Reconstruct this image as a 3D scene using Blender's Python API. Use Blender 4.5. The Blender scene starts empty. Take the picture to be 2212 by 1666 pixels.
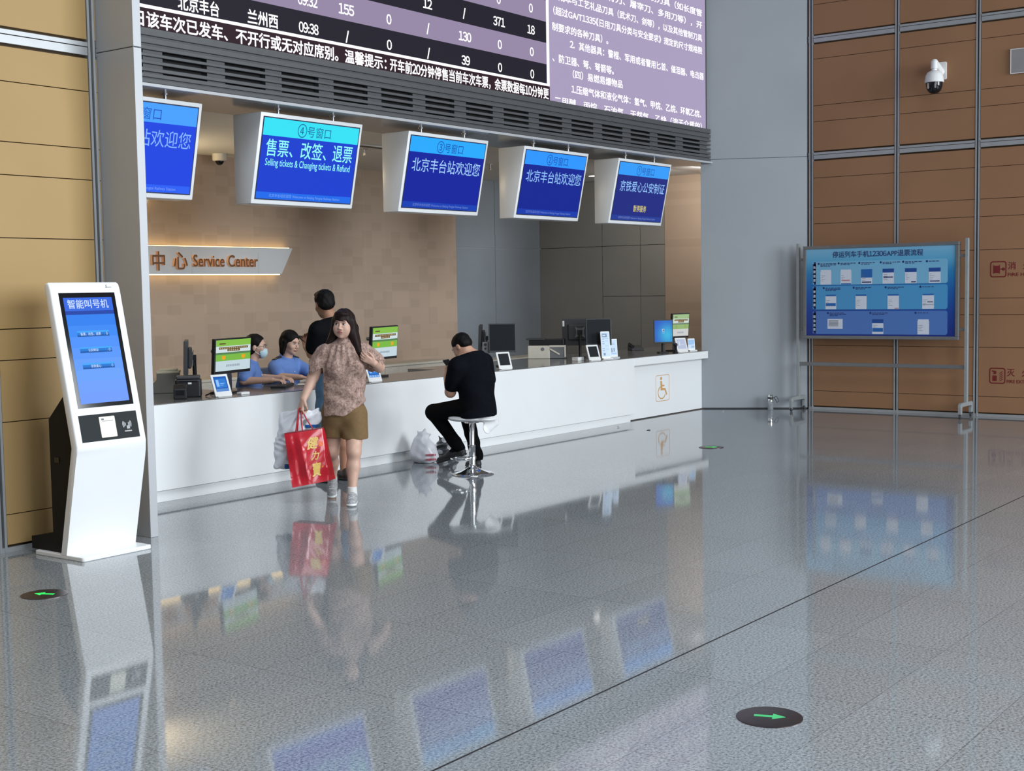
import bpy, bmesh, math, random
import numpy as np
from mathutils import Vector, Matrix, Euler
random.seed(7)
SC = bpy.context.scene
COL = SC.collection
PI = math.pi

# ---------------------------------------------------------------- camera
yaw, pitch, roll = 0.6351700102441513, 0.07200715239417102, -0.016082541498331975
fwd = Vector((math.cos(yaw)*math.cos(pitch), math.sin(yaw)*math.cos(pitch), -math.sin(pitch)))
rgt = fwd.cross(Vector((0, 0, 1))).normalized()
upv = rgt.cross(fwd)
r2 = rgt*math.cos(roll) + upv*math.sin(roll)
u2 = upv*math.cos(roll) - rgt*math.sin(roll)
cam = bpy.data.cameras.new('camera')
cam.sensor_fit = 'HORIZONTAL'; cam.sensor_width = 36.0
cam.lens = 2904.742/2212*36.0
cam.clip_start = 0.05; cam.clip_end = 200
cam_o = bpy.data.objects.new('camera', cam); COL.objects.link(cam_o)
cam_o.matrix_world = Matrix(((r2.x, u2.x, -fwd.x, 0), (r2.y, u2.y, -fwd.y, 0), (r2.z, u2.z, -fwd.z, 1.70), (0, 0, 0, 1)))
SC.camera = cam_o

# ---------------------------------------------------------------- view, world, daylight
SC.view_settings.view_transform = 'Standard'
SC.view_settings.look = 'None'
SC.view_settings.gamma = 1.0
SC.view_settings.use_curve_mapping = False
SC.view_settings.exposure = 0.0
world = bpy.data.worlds.new('hall_daylight'); SC.world = world
world.use_nodes = True
wb = world.node_tree.nodes['Background']
wb.inputs[0].default_value = (0.82, 0.91, 1.0, 1); wb.inputs[1].default_value = 0.17

def area_light(name, loc, target, sx, sy, power, color=(1, 1, 1), spread=None):
    l = bpy.data.lights.new(name, 'AREA'); l.shape = 'RECTANGLE'; l.size = sx; l.size_y = sy
    l.energy = power; l.color = color
    if spread: l.spread = math.radians(spread)
    o = bpy.data.objects.new(name, l); COL.objects.link(o)
    o.location = loc
    o.rotation_euler = (Vector(target)-Vector(loc)).to_track_quat('-Z', 'Y').to_euler()
    return o
# the glazed facade across the hall, behind and to the right of the camera
area_light('facade_daylight', (13.6, -9, 4.4), (11.0, 8.5, 1.3), 7, 6, 2120, (0.88, 0.95, 1.0))
area_light('roof_daylight', (3, -1, 12.0), (4.5, 2.5, 0), 8, 8, 590, (0.88, 0.95, 1.0), 110)
area_light('left_fill', (3.5, -7, 4.0), (7.0, 8.5, 1.0), 6, 5, 720, (0.86, 0.94, 1.0))  # added fill, softens the kiosk shadow and lifts the counter's left end
# service area: added fills out of view, for the corner, ceiling and back wall
area_light('corner_fill', (16.9, 9.02, 3.30), (17.9, 12.2, 1.2), 0.5, 0.25, 42, (1.0, 0.95, 0.87))  # unseen fill behind the grey corner, brightens the inner right walls
area_light('ceiling_fill', (9.5, 12.50, 3.04), (10.1, 11.6, 3.4), 1.3, 0.06, 34, (1.0, 0.80, 0.50))  # added warm uplight above the backlit panel, brightens the ceiling
area_light('back_wall_fill', (9.47, 9.44, 3.345), (9.3, 12.6, 0.9), 0.8, 0.10, 9, (1.0, 0.96, 0.90))  # unseen fill hidden by a window screen, lightens the tan wall

# ---------------------------------------------------------------- materials
MATS = {}
def mat(name, col, rough=0.5, metal=0.0, var=0.06, scale=30.0, emit=None, estr=1.0, spec=0.5, alpha=None, trans=0.0, bump=0.0, stretch=None, coat=0.0):
    if name in MATS: return MATS[name]
    m = bpy.data.materials.new(name); m.use_nodes = True
    nt = m.node_tree; b = nt.nodes['Principled BSDF']
    c = (col[0], col[1], col[2], 1)
    b.inputs['Base Color'].default_value = c
    b.inputs['Roughness'].default_value = rough
    b.inputs['Metallic'].default_value = metal
    b.inputs['Specular IOR Level'].default_value = spec
    b.inputs['Transmission Weight'].default_value = trans
    b.inputs['Coat Weight'].default_value = coat
    if alpha is not None: b.inputs['Alpha'].default_value = alpha
    if emit is not None:
        b.inputs['Emission Color'].default_value = (*emit, 1); b.inputs['Emission Strength'].default_value = estr
    if var > 0 or bump > 0:
        tc = nt.nodes.new('ShaderNodeTexCoord'); mp = nt.nodes.new('ShaderNodeMapping')
        nz = nt.nodes.new('ShaderNodeTexNoise'); nz.inputs['Scale'].default_value = scale; nz.inputs['Detail'].default_value = 3
        if stretch: mp.inputs['Scale'].default_value = stretch
        nt.links.new(tc.outputs['Object'], mp.inputs[0]); nt.links.new(mp.outputs[0], nz.inputs['Vector'])
        if var > 0:
            rp = nt.nodes.new('ShaderNodeValToRGB')
            rp.color_ramp.elements[0].position = 0.3; rp.color_ramp.elements[1].position = 0.7
            rp.color_ramp.elements[0].color = tuple(max(0, x*(1-var)) for x in col)+(1,)
            rp.color_ramp.elements[1].color = tuple(min(1, x*(1+var)) for x in col)+(1,)
            nt.links.new(nz.outputs[0], rp.inputs[0]); nt.links.new(rp.outputs[0], b.inputs['Base Color'])
        if bump > 0:
            bp = nt.nodes.new('ShaderNodeBump'); bp.inputs['Strength'].default_value = bump; bp.inputs['Distance'].default_value = 0.01
            nt.links.new(nz.outputs[0], bp.inputs['Height']); nt.links.new(bp.outputs[0], b.inputs['Normal'])
    MATS[name] = m
    return m
def s2l(r, g, b):
    f = lambda v: (v/255/12.92) if v <= 10 else ((v/255+0.055)/1.055)**2.4
    return (f(r), f(g), f(b))
def glow(name, rgb, k=1.0):
    """a lit display colour (sRGB bytes)"""
    c = s2l(*rgb)
    return mat(name, (0.006, 0.006, 0.008), 0.5, 0, 0, emit=c, estr=k, spec=0.1)

def nodes(name):
    m = bpy.data.materials.new(name); m.use_nodes = True; MATS[name] = m
    return m, m.node_tree, m.node_tree.nodes['Principled BSDF']
class N:
    """tiny node-math helper"""
    def __init__(s, nt): s.nt = nt
    def m(s, op, a, b=None, c=None):
        n = s.nt.nodes.new('ShaderNodeMath'); n.operation = op
        for i, v in enumerate((a, b, c)):
            if v is None: continue
            if isinstance(v, (int, float)): n.inputs[i].default_value = v
            else: s.nt.links.new(v, n.inputs[i])
        return n.outputs[0]
    def mix(s, f, a, b):
        n = s.nt.nodes.new('ShaderNodeMix'); n.data_type = 'RGBA'
        for i, v in ((0, f), (6, a), (7, b)):
            if isinstance(v, (int, float)): n.inputs[i].default_value = v
            elif isinstance(v, tuple): n.inputs[i].default_value = (*v, 1)
            else: s.nt.links.new(v, n.inputs[i])
        return n.outputs[2]
    def pos(s):
        g = s.nt.nodes.new('ShaderNodeNewGeometry'); x = s.nt.nodes.new('ShaderNodeSeparateXYZ')
        s.nt.links.new(g.outputs['Position'], x.inputs[0]); return g.outputs['Position'], x.outputs[0], x.outputs[1], x.outputs[2]
    def noise(s, vec, scale, detail=2, rough=0.5):
        n = s.nt.nodes.new('ShaderNodeTexNoise'); n.inputs['Scale'].default_value = scale
        n.inputs['Detail'].default_value = detail; n.inputs['Roughness'].default_value = rough
        s.nt.links.new(vec, n.inputs['Vector']); return n.outputs[0]
    def white(s, x, y):
        c = s.nt.nodes.new('ShaderNodeCombineXYZ'); s.nt.links.new(x, c.inputs[0]); s.nt.links.new(y, c.inputs[1])
        w = s.nt.nodes.new('ShaderNodeTexWhiteNoise'); w.noise_dimensions = '2D'; s.nt.links.new(c.outputs[0], w.inputs['Vector']); return w.outputs[0]
    def ramp(s, f, stops):
        r = s.nt.nodes.new('ShaderNodeValToRGB'); e = r.color_ramp.elements
        while len(e) < len(stops): e.new(0.5)
        for i, (p, c) in enumerate(stops): e[i].position = p; e[i].color = (*c, 1)
        s.nt.links.new(f, r.inputs[0]); return r.outputs[0]

# polished granite paving
def floor_mat():
    m, nt, b = nodes('granite_floor'); n = N(nt); p, x, y, z = n.pos()
    gx = n.m('DIVIDE', n.m('SUBTRACT', x, 3.15-98), 0.98); gy = n.m('DIVIDE', n.m('SUBTRACT', y, 3.005-48.8), 0.488)
    fx = n.m('FRACT', gx); fy = n.m('FRACT', gy)
    dx = n.m('MULTIPLY', n.m('MINIMUM', fx, n.m('SUBTRACT', 1.0, fx)), 0.98)
    dy = n.m('MULTIPLY', n.m('MINIMUM', fy, n.m('SUBTRACT', 1.0, fy)), 0.488)
    joint = n.m('MAXIMUM', n.m('LESS_THAN', dx, 0.0020), n.m('LESS_THAN', dy, 0.0016))
    wide = n.m('LESS_THAN', n.m('ABSOLUTE', n.m('SUBTRACT', y, 3.005)), 0.0055)
    tile = n.white(n.m('FLOOR', gx), n.m('FLOOR', gy))
    g1 = n.noise(p, 84, 2, 0.6); g2 = n.noise(p, 260, 2, 0.6); big = n.noise(p, 1.1, 2)
    g = n.m('ADD', n.m('MULTIPLY', g1, 0.65), n.m('MULTIPLY', g2, 0.35))
    col = n.ramp(g, [(0.36, (0.075, 0.085, 0.092)), (0.45, (0.185, 0.20, 0.212)), (0.53, (0.262, 0.280, 0.295)), (0.66, (0.36, 0.385, 0.405))])
    k = n.m('ADD', 0.93, n.m('ADD', n.m('MULTIPLY', tile, 0.07), n.m('MULTIPLY', big, 0.14)))
    mul = nt.nodes.new('ShaderNodeVectorMath'); mul.operation = 'SCALE'
    nt.links.new(col, mul.inputs[0]); nt.links.new(k, mul.inputs['Scale'])
    c2 = n.mix(n.m('MULTIPLY', joint, 0.55), mul.outputs[0], (0.03, 0.03, 0.03))
    c3 = n.mix(wide, c2, (0.008, 0.008, 0.009))
    nt.links.new(c3, b.inputs['Base Color'])
    rg = n.m('ADD', 0.03, n.m('ADD', n.m('MULTIPLY', n.noise(p, 3.0, 4), 0.05), n.m('MULTIPLY', wide, 0.5)))
    nt.links.new(rg, b.inputs['Roughness'])
    b.inputs['IOR'].default_value = 1.58
    return m
FLOOR = floor_mat()
# warm fabric-clad wall behind the counter, faint pixel blocks
def tan_mat():
    m, nt, b = nodes('tan_wallcovering'); n = N(nt); p, x, y, z = n.pos()
    bx = n.m('FLOOR', n.m('MULTIPLY', x, 5.0)); bz = n.m('FLOOR', n.m('MULTIPLY', z, 8.3))
    w = n.white(bx, bz); w2 = n.white(n.m('FLOOR', n.m('MULTIPLY', x, 2.1)), n.m('FLOOR', n.m('MULTIPLY', z, 4.1)))
    t = n.m('ADD', n.m('MULTIPLY', n.m('GREATER_THAN', w, 0.72), 0.5), n.m('MULTIPLY', w2, 0.5))
    c = n.mix(t, (0.43, 0.325, 0.250), (0.37, 0.280, 0.212))
    nt.links.new(c, b.inputs['Base Color']); b.inputs['Roughness'].default_value = 0.85
    return m
TANWALL = tan_mat()
# blouse: mottled small floral print
def print_mat(name, a, bcol, c, scale=70):
    m, nt, b = nodes(name); n = N(nt)
    tc = nt.nodes.new('ShaderNodeTexCoord'); v = tc.outputs['Object']
    f = n.m('ADD', n.m('MULTIPLY', n.noise(v, scale, 4, 0.7), 0.6), n.m('MULTIPLY', n.noise(v, scale*0.4, 3, 0.6), 0.4))
    col = n.ramp(f, [(0.38, a), (0.48, bcol), (0.60, c)])
    nt.links.new(col, b.inputs['Base Color']); b.inputs['Roughness'].default_value = 0.85
    return m
BLOUSE = print_mat('floral_blouse', (0.15, 0.085, 0.070), (0.29, 0.185, 0.150), (0.45, 0.315, 0.265))

CLAD = mat('tan_cladding_panel', (0.395, 0.258, 0.112), 0.5, 0, 0.05, 1.2, spec=0.18)
CLADR = mat('tan_cladding_shaded', (0.320, 0.170, 0.092), 0.5, 0, 0.05, 1.2, spec=0.18)  # tan cladding again, the right wall's dimmer, redder light mixed into its colour
GAP = mat('dark_joint_gap', (0.055, 0.032, 0.012), 0.8, 0, 0)
RAIL = mat('grey_aluminium_rail', (0.40, 0.41, 0.42), 0.4, 0.3, 0.04, 8)
RAILD = mat('dark_rail_groove', (0.045, 0.05, 0.055), 0.6, 0.1, 0)
JAMB = mat('pearl_grey_cladding', (0.44, 0.45, 0.47), 0.42, 0.15, 0.02, 2)
PIER = mat('grey_cladding_shaded', (0.33, 0.35, 0.375), 0.45, 0.1, 0.02, 2)  # jamb cladding darkened, the grazing light on the splay put into its colour
WHITE = mat('white_solid_surface', (0.80, 0.81, 0.815), 0.35, 0, 0.015, 2)
PWHITE = mat('white_painted_metal', (0.82, 0.83, 0.84), 0.3, 0, 0.01, 3)
WPLAS = mat('white_plastic', (0.78, 0.78, 0.77), 0.4, 0, 0.02, 12)
BLACK = mat('black_plastic', (0.012, 0.012, 0.014), 0.42, 0, 0.1, 40)
DGREY = mat('dark_grey_plastic', (0.045, 0.047, 0.052), 0.5, 0, 0.08, 40)
MGREY = mat('mid_grey_plastic', (0.16, 0.165, 0.175), 0.5, 0, 0.05, 40)
BEIGE = mat('beige_plastic', (0.55, 0.50, 0.37), 0.5, 0, 0.03, 20)
CREAM = mat('cream_plastic', (0.62, 0.58, 0.50), 0.5, 0, 0.03, 20)
BGLASS = mat('black_glass', (0.006, 0.006, 0.008), 0.08, 0, 0)
MATTE = mat('dark_matte_screen', (0.010, 0.012, 0.016), 0.55, 0, 0, spec=0.2)
CHROME = mat('chrome', (0.80, 0.81, 0.82), 0.07, 1.0, 0.02, 20)
STEEL = mat('brushed_steel', (0.42, 0.42, 0.43), 0.3, 1.0, 0.08, 60, stretch=(1, 1, 20))
GREYWALL = mat('grey_metal_wall_panel', (0.24, 0.272, 0.31), 0.5, 0.15, 0.05, 1.5)
BROWNGREY = mat('warm_grey_wall_panel', (0.25, 0.245, 0.235), 0.55, 0.1, 0.05, 1.5)
CEIL = mat('white_ceiling_paint', (0.70, 0.68, 0.64), 0.8, 0, 0.02, 2)
SOFFIT = mat('grey_soffit_metal', (0.26, 0.265, 0.275), 0.25, 0.55, 0.04, 2)
LOUVER = mat('louver_metal', (0.085, 0.088, 0.094), 0.5, 0.2, 0.05, 12)
LOUVD = mat('louver_void', (0.006, 0.006, 0.007), 0.8, 0, 0)
GRANTOP = mat('grey_granite_worktop', (0.17, 0.165, 0.16), 0.12, 0, 0.35, 160)
ORANGE = mat('orange_sign_vinyl', (0.60, 0.33, 0.12), 0.5, 0, 0.03, 20)
REDV = mat('red_sign_vinyl', (0.17, 0.012, 0.012), 0.5, 0, 0.05, 20)
BROWNL = mat('brown_letter_metal', (0.16, 0.072, 0.026), 0.5, 0.1, 0.05, 20)
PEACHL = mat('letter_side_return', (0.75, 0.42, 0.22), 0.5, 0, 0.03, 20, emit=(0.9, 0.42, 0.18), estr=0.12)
INK = mat('dark_blue_ink', (0.02, 0.04, 0.16), 0.6, 0, 0.05, 40)
GINK = mat('grey_ink', (0.16, 0.17, 0.20), 0.6, 0, 0.05, 40)

# ---------------------------------------------------------------- object helpers
ROOTM = {}
def tag(o, label, cat, group=None, kind=None):
    if label: o['label'] = label
    if cat: o['category'] = cat
    if group: o['group'] = group
    if kind: o['kind'] = kind
    return o
def thing(name, label, cat, loc=(0, 0, 0), rotz=0.0, group=None, rot=None):
    o = bpy.data.objects.new(name, None); COL.objects.link(o)
    o.empty_display_size = 0.1
    o.location = loc; o.rotation_euler = rot if rot else (0, 0, rotz)
    tag(o, label, cat, group)
    ROOTM[o.name] = Matrix.Translation(Vector(loc)) @ Euler(o.rotation_euler).to_matrix().to_4x4()
    return o
def adopt(o, parent, world):
    """world=True: o's mesh is in world coordinates"""
    if parent is None: return o
    o.parent = parent
    if world and parent.name in ROOTM:
        o.matrix_parent_inverse = ROOTM[parent.name].inverted()
    return o
def frame(origin, right, up):
    r = Vector(right).normalized(); u = Vector(up); u = (u - r*u.dot(r)).normalized(); n = r.cross(u); o = Vector(origin)
    return Matrix(((r.x, u.x, n.x, o.x), (r.y, u.y, n.y, o.y), (r.z, u.z, n.z, o.z), (0, 0, 0, 1)))

class MB:
    """collects shapes, then links them as ONE mesh object"""
    def __init__(s): s.v = []; s.f = []; s.m = []; s.M = Matrix.Identity(4)
    def add(s, vs, fs, mi=0, M=None):
        b = len(s.v); X = s.M @ M if M is not None else s.M
        s.v += [tuple(X @ Vector(p)) for p in vs]
        for f in fs: s.f.append([b+i for i in f]); s.m.append(mi)
        return s
    def box(s, lo, hi, mi=0, M=None):
        x0, y0, z0 = lo; x1, y1, z1 = hi
        return s.add([(x0, y0, z0), (x1, y0, z0), (x1, y1, z0), (x0, y1, z0), (x0, y0, z1), (x1, y0, z1), (x1, y1, z1), (x0, y1, z1)],
                     [(3, 2, 1, 0), (4, 5, 6, 7), (0, 1, 5, 4), (1, 2, 6, 5), (2, 3, 7, 6), (3, 0, 4, 7)], mi, M)
    def cbox(s, c, d, mi=0, M=None):
        return s.box([c[i]-d[i]/2 for i in range(3)], [c[i]+d[i]/2 for i in range(3)], mi, M)
    def prism(s, poly, z0, z1, mi=0, M=None):
        n = len(poly)
        vs = [(x, y, z0) for x, y in poly] + [(x, y, z1) for x, y in poly]
        fs = [list(range(n))[::-1], [n+i for i in range(n)]] + [(i, (i+1) % n, n+(i+1) % n, n+i) for i in range(n)]
        return s.add(vs, fs, mi, M)
    def rect(s, x0, y0, x1, y1, z=0.0, mi=0, M=None):
        return s.add([(x0, y0, z), (x1, y0, z), (x1, y1, z), (x0, y1, z)], [(0, 1, 2, 3)], mi, M)
    def lathe(s, prof, n=32, mi=0, M=None):
        vs = []; fs = []
        for r, z in prof:
            for k in range(n):
                a = 2*PI*k/n; vs.append((r*math.cos(a), r*math.sin(a), z))
        for i in range(len(prof)-1):
            for k in range(n):
                k2 = (k+1) % n; fs.append((i*n+k, i*n+k2, (i+1)*n+k2, (i+1)*n+k))
        if prof[0][0] > 1e-6: fs.append(list(range(n))[::-1])
        if prof[-1][0] > 1e-6: fs.append([(len(prof)-1)*n+k for k in range(n)])
        return s.add(vs, fs, mi, M)
    def tube(s, pts, r, n=10, mi=0, closed=False, M=None, flat=None):
        P = [Vector(p) for p in pts]; vs = []; fs = []; L = len(P)
        prev = None
        for i, p in enumerate(P):
            a = P[(i-1) % L] if (closed or i > 0) else p; b = P[(i+1) % L] if (closed or i < L-1) else p
            t = (b-a).normalized()
            if prev is None:
                ref = Vector((0, 0, 1)) if abs(t.z) < 0.9 else Vector((1, 0, 0)); u = t.cross(ref).normalized()
            else:
                u = (prev - t*prev.dot(t)).normalized()
            prev = u; w = t.cross(u)
            rr = r[i] if isinstance(r, (list, tuple)) else r
            for k in range(n):
                an = 2*PI*k/n
                vs.append(p + u*(rr*math.cos(an)) + w*(rr*math.sin(an)*(flat or 1.0)))
        for i in range(L if closed else L-1):
            j = (i+1) % L
            for k in range(n):
                k2 = (k+1) % n; fs.append((i*n+k, i*n+k2, j*n+k2, j*n+k))
        if not closed: fs.append(list(range(n))[::-1]); fs.append([(L-1)*n+k for k in range(n)])
        return s.add(vs, fs, mi, M)
    def ball(s, c, r, mi=0, n=16, M=None):
        rr = r if isinstance(r, (list, tuple)) else (r, r, r)
        prof = [(math.sin(PI*i/n), -math.cos(PI*i/n)) for i in range(n+1)]
        prof[0] = (1e-4, -1); prof[-1] = (1e-4, 1)
        T = Matrix.Translation(Vector(c)) @ Matrix.Diagonal((rr[0], rr[1], rr[2], 1))
        return s.lathe(prof, n*2, mi, (M @ T) if M is not None else T)
    def build(s, name, mats, parent=None, world=True, bevel=0.0, smooth=False, seg=2, angle=35):
        me = bpy.data.meshes.new(name)
        me.from_pydata(s.v, [], s.f)
        mats = mats if isinstance(mats, (list, tuple)) else [mats]
        for m_ in mats: me.materials.append(m_)
        me.polygons.foreach_set('material_index', s.m)
        bm = bmesh.new(); bm.from_mesh(me)
        bmesh.ops.recalc_face_normals(bm, faces=[f for f in bm.faces]) if len(bm.faces) > 1 else None
        if bevel > 0:
            es = [e for e in bm.edges if len(e.link_faces) == 2 and e.calc_face_angle(0) > math.radians(30)]
            bmesh.ops.bevel(bm, geom=es, offset=bevel, segments=seg, affect='EDGES', profile=0.5, clamp_overlap=True)
        bm.to_mesh(me); bm.free()
        if smooth:
            me.polygons.foreach_set('use_smooth', [True]*len(me.polygons))
            try: me.set_sharp_from_angle(angle=math.radians(angle))
            except Exception: pass
        me.update()
        o = bpy.data.objects.new(name, me); COL.objects.link(o)
        return adopt(o, parent, world)

def flat_faces(name, mb, mats, parent=None, world=True):
    """thin graphics: keep the winding, no normal recalculation"""
    me = bpy.data.meshes.new(name); me.from_pydata(mb.v, [], mb.f)
    for m_ in (mats if isinstance(mats, (list, tuple)) else [mats]): me.materials.append(m_)
    me.polygons.foreach_set('material_index', mb.m); me.update()
    o = bpy.data.objects.new(name, me); COL.objects.link(o)
    return adopt(o, parent, world)

_tc = bpy.data.curves.new('lettering', 'FONT'); _to = bpy.data.objects.new('lettering', _tc); COL.objects.link(_to)
_tc.size = 1.0; _tc.resolution_u = 3
_gl = {}
def _run(s, extrude):
    if (s, extrude) not in _gl:
        _tc.body = s; _tc.extrude = extrude
        dg = bpy.context.evaluated_depsgraph_get()
        me = bpy.data.meshes.new_from_object(_to.evaluated_get(dg))
        _gl[(s, extrude)] = ([tuple(p.co) for p in me.vertices], [list(p.vertices) for p in me.polygons])
        bpy.data.meshes.remove(me)
    return _gl[(s, extrude)]
def glyphs(s, bold=0.0, extrude=0.0):
    runs = []; cur = ''
    for ch in s:                      # digits are set in the same sans face as the characters
        if ch.isascii() and ch.isdigit():
            if cur: runs.append(cur); cur = ''
            runs.append(chr(ord(ch)-ord('0')+0xFF10))
        else: cur += ch
    if cur: runs.append(cur)
    V = []; F = []; x = 0.0; prev_d = False
    for r in runs:
        d = 0xFF10 <= ord(r[0]) <= 0xFF19
        v, f = _run(r, extrude)
        if not v: x += 0.3; continue
        x0 = min(p[0] for p in v); x1 = max(p[0] for p in v)
        if d: ox = x+(0.555-(x1-x0))/2-x0; adv = 0.555
        else: ox = x+0.04-x0; adv = x1-x0+0.08
        b = len(V); V += [(p[0]+ox, p[1], p[2]) for p in v]; F += [[b+i for i in q] for q in f]; x += adv
    if bold > 0:
        v0, f0 = list(V), list(F)
        for k in range(6):
            dx, dy = bold*math.cos(PI*k/3), bold*math.sin(PI*k/3); b = len(V)
            V += [(p[0]+dx, p[1]+dy, p[2]+0.00002*(k+1)) for p in v0]; F += [[b+i for i in q] for q in f0]
    return V, F
def text(mb, s, x, y, h, w=None, anchor='c', mi=0, bold=0.0, z=0.001, M=None, extrude=0.0, slant=0.0):
    """lay a string into mb: (x, y) anchor of the middle height, h = glyph height, w = total width if fitted"""
    v, f = glyphs(s, bold, extrude)
    if not v: return
    xs = [p[0] for p in v]; ys = [p[1] for p in v]
    x0, x1 = min(xs), max(xs); y0, y1 = min(ys), max(ys)
    sy = h/(y1-y0); sx = sy if w is None else w/(x1-x0)
    W = (x1-x0)*sx
    ox = {'c': x-W/2, 'l': x, 'r': x-W}[anchor]
    vs = [(ox+(p[0]-x0)*sx + slant*(p[1]-y0)*sy, y-h/2+(p[1]-y0)*sy, z+p[2]*1.0) for p in v]
    mb.add(vs, f, mi, M)
def rrect(x0, y0, x1, y1, r, n=5):
    pts = []
    for cx, cy, a0 in ((x1-r, y0+r, -90), (x1-r, y1-r, 0), (x0+r, y1-r, 90), (x0+r, y0+r, 180)):
        for k in range(n+1):
            a = math.radians(a0+90*k/n); pts.append((cx+r*math.cos(a), cy+r*math.sin(a)))
    return pts
def dup(root, loc, rotz=None, label=None):
    def cp(o, par):
        c = o.copy(); COL.objects.link(c)
        if par is not None: c.parent = par
        for ch in list(o.children): cp(ch, c)
        return c
    r = cp(root, None); r.location = loc
    if rotz is not None: r.rotation_euler = (0, 0, rotz)
    if label: r['label'] = label
    ROOTM[r.name] = Matrix.Translation(Vector(loc)) @ Euler(r.rotation_euler).to_matrix().to_4x4()
    return r
# ================================================================= SETTING
MB().box((-12, -14, -0.12), (20, 13.2, 0.0)).build('floor', FLOOR)['kind'] = 'structure'

def clad_wall(name, trim, M, u0, u1, mull, top=6.55, clad=None):
    zr = [(3.361, 3.454), (4.904, 4.995), (6.45, 6.54)]
    zj = [0.045, 0.250, 0.868, 1.278, 1.485, 2.088, 2.503, 2.720, 3.115, 3.361]
    zs = [(a, b) for a, b in zip(zj[:-1], zj[1:])]
    for base in (3.454, 4.995):
        off = base-3.454; jj = [3.454, 3.862, 4.074, 4.691, 4.904]
        zs += [(a+off, b+off) for a, b in zip(jj[:-1], jj[1:])]
    w = MB(); w.M = M
    w.box((u0, 0, -0.30), (u1, top, -0.030), 1)
    ms = sorted(mull)
    edges = [u0]+[e for m_ in ms for e in (m_-0.034, m_+0.034)]+[u1]
    for k in range(0, len(edges), 2):
        a, b = edges[k], edges[k+1]
        for z0, z1 in zs:
            rail_lo = any(abs(z0-r[1]) < 1e-3 for r in zr); rail_hi = any(abs(z1-r[0]) < 1e-3 for r in zr)
            w.box((a, z0+(0.020 if rail_lo else 0.0032), -0.030), (b, z1-(0.020 if rail_hi else 0.0032), 0.0), 0)
    o = w.build(name, [clad or CLAD, GAP]); o['kind'] = 'structure'
    t = MB(); t.M = M
    for m_ in ms:
        t.box((m_-0.028, 0.0, -0.030), (m_-0.010, top, 0.006), 0)
        t.box((m_+0.010, 0.0, -0.030), (m_+0.028, top, 0.006), 0)
        t.box((m_-0.010, 0.0, -0.030), (m_+0.010, top, -0.014), 1)
    for z0, z1 in zr:
        for k in range(0, len(edges), 2):
            t.box((edges[k]+0.002, z0+0.002, -0.030), (edges[k+1]-0.002, z0+0.056, 0.008), 0)
            t.box((edges[k]+0.002, z0+0.062, -0.030), (edges[k+1]-0.002, z1-0.002, 0.012), 0)
    t.box((u0, 0.0, -0.030), (u1, 0.030, 0.002), 0)
    o = t.build(trim, [RAIL, RAILD]); o['kind'] = 'structure'

clad_wall('wall_left', 'trim_1', frame((0, 7.98, 0), (1, 0, 0), (0, 0, 1)), -6.0, 5.985, [5.10, 5.945, 4.0, 2.95, 1.9, 0.85, -0.2])
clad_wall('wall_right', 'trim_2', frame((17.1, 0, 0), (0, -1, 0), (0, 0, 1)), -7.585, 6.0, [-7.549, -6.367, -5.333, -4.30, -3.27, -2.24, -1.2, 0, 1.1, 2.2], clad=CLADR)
# left jamb of the portal: a deep blade with a thin front edge
def jamb():
    w = MB()
    for z0, z1 in ((0.0, 3.385), (3.391, 6.6)):
        w.box((5.985, 7.57, z0), (6.052, 8.90, z1), 0)
    w.box((5.99, 7.58, 3.38), (6.047, 8.89, 3.40), 1)
    w.build('trim_3', [JAMB, RAILD], bevel=0.003)['kind'] = 'structure'
jamb()
def splay():
    w = MB(); poly = [(17.085, 7.605), (17.4, 7.605), (18.4, 8.86), (16.431, 8.86)]
    for z0, z1 in ((0.016, 3.405), (3.411, 6.6)): w.prism(poly, z0, z1, 0)
    inn = [(17.10, 7.62), (17.38, 7.62), (18.3, 8.85), (16.46, 8.85)]
    w.prism(inn, 0.0, 0.06, 1); w.prism(inn, 3.39, 3.43, 1)
    w.build('wall_corner', [PIER, RAILD])['kind'] = 'structure'
splay()
# wall over the counter opening, soffit, ceiling of the service area
MB().box((6.05, 8.86, 3.40), (18.4, 9.06, 6.6)).build('wall_upper', JAMB)['kind'] = 'structure'
def soffit():
    w = MB()
    w.box((6.054, 8.712, 3.350), (16.50, 8.735, 3.376), 0)
    w.build('trim_4', [JAMB], bevel=0.002)['kind'] = 'structure'
    w = MB(); w.box((6.054, 8.735, 3.352), (16.43, 8.86, 3.372)); w.box((6.0, 8.86, 3.352), (18.08, 9.56, 3.40))
    w.build('ceiling_edge', [SOFFIT])['kind'] = 'structure'
    w = MB(); w.box((6.0, 9.565, 3.372), (18.2, 12.9, 3.52)); w.build('ceiling', [CEIL])['kind'] = 'structure'
soffit()
w = MB(); w.box((5.9, 12.70, 0), (11.774, 12.95, 3.372)); w.box((11.778, 12.70, 0), (13.858, 12.95, 3.372)); w.box((13.862, 12.70, 0), (15.87, 12.95, 3.372)); w.box((5.95, 12.7006, 0.0), (15.86, 12.94, 3.36), 1)
w.build('wall_back', [TANWALL, mat('pale_wall_joint', (0.50, 0.40, 0.31), 0.8, 0, 0)])['kind'] = 'structure'
w = MB()
for x0, x1 in ((15.872, 16.866), (16.874, 18.08)):
    for z0, z1 in ((0, 2.326), (2.334, 3.372)): w.box((x0, 12.72, z0), (x1, 12.95, z1))
w.box((15.88, 12.735, 0), (18.07, 12.94, 3.36), 1)
w.build('wall_back_grey', [GREYWALL, mat('light_joint', (0.42, 0.43, 0.44), 0.5, 0, 0)])['kind'] = 'structure'
w = MB()
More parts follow.
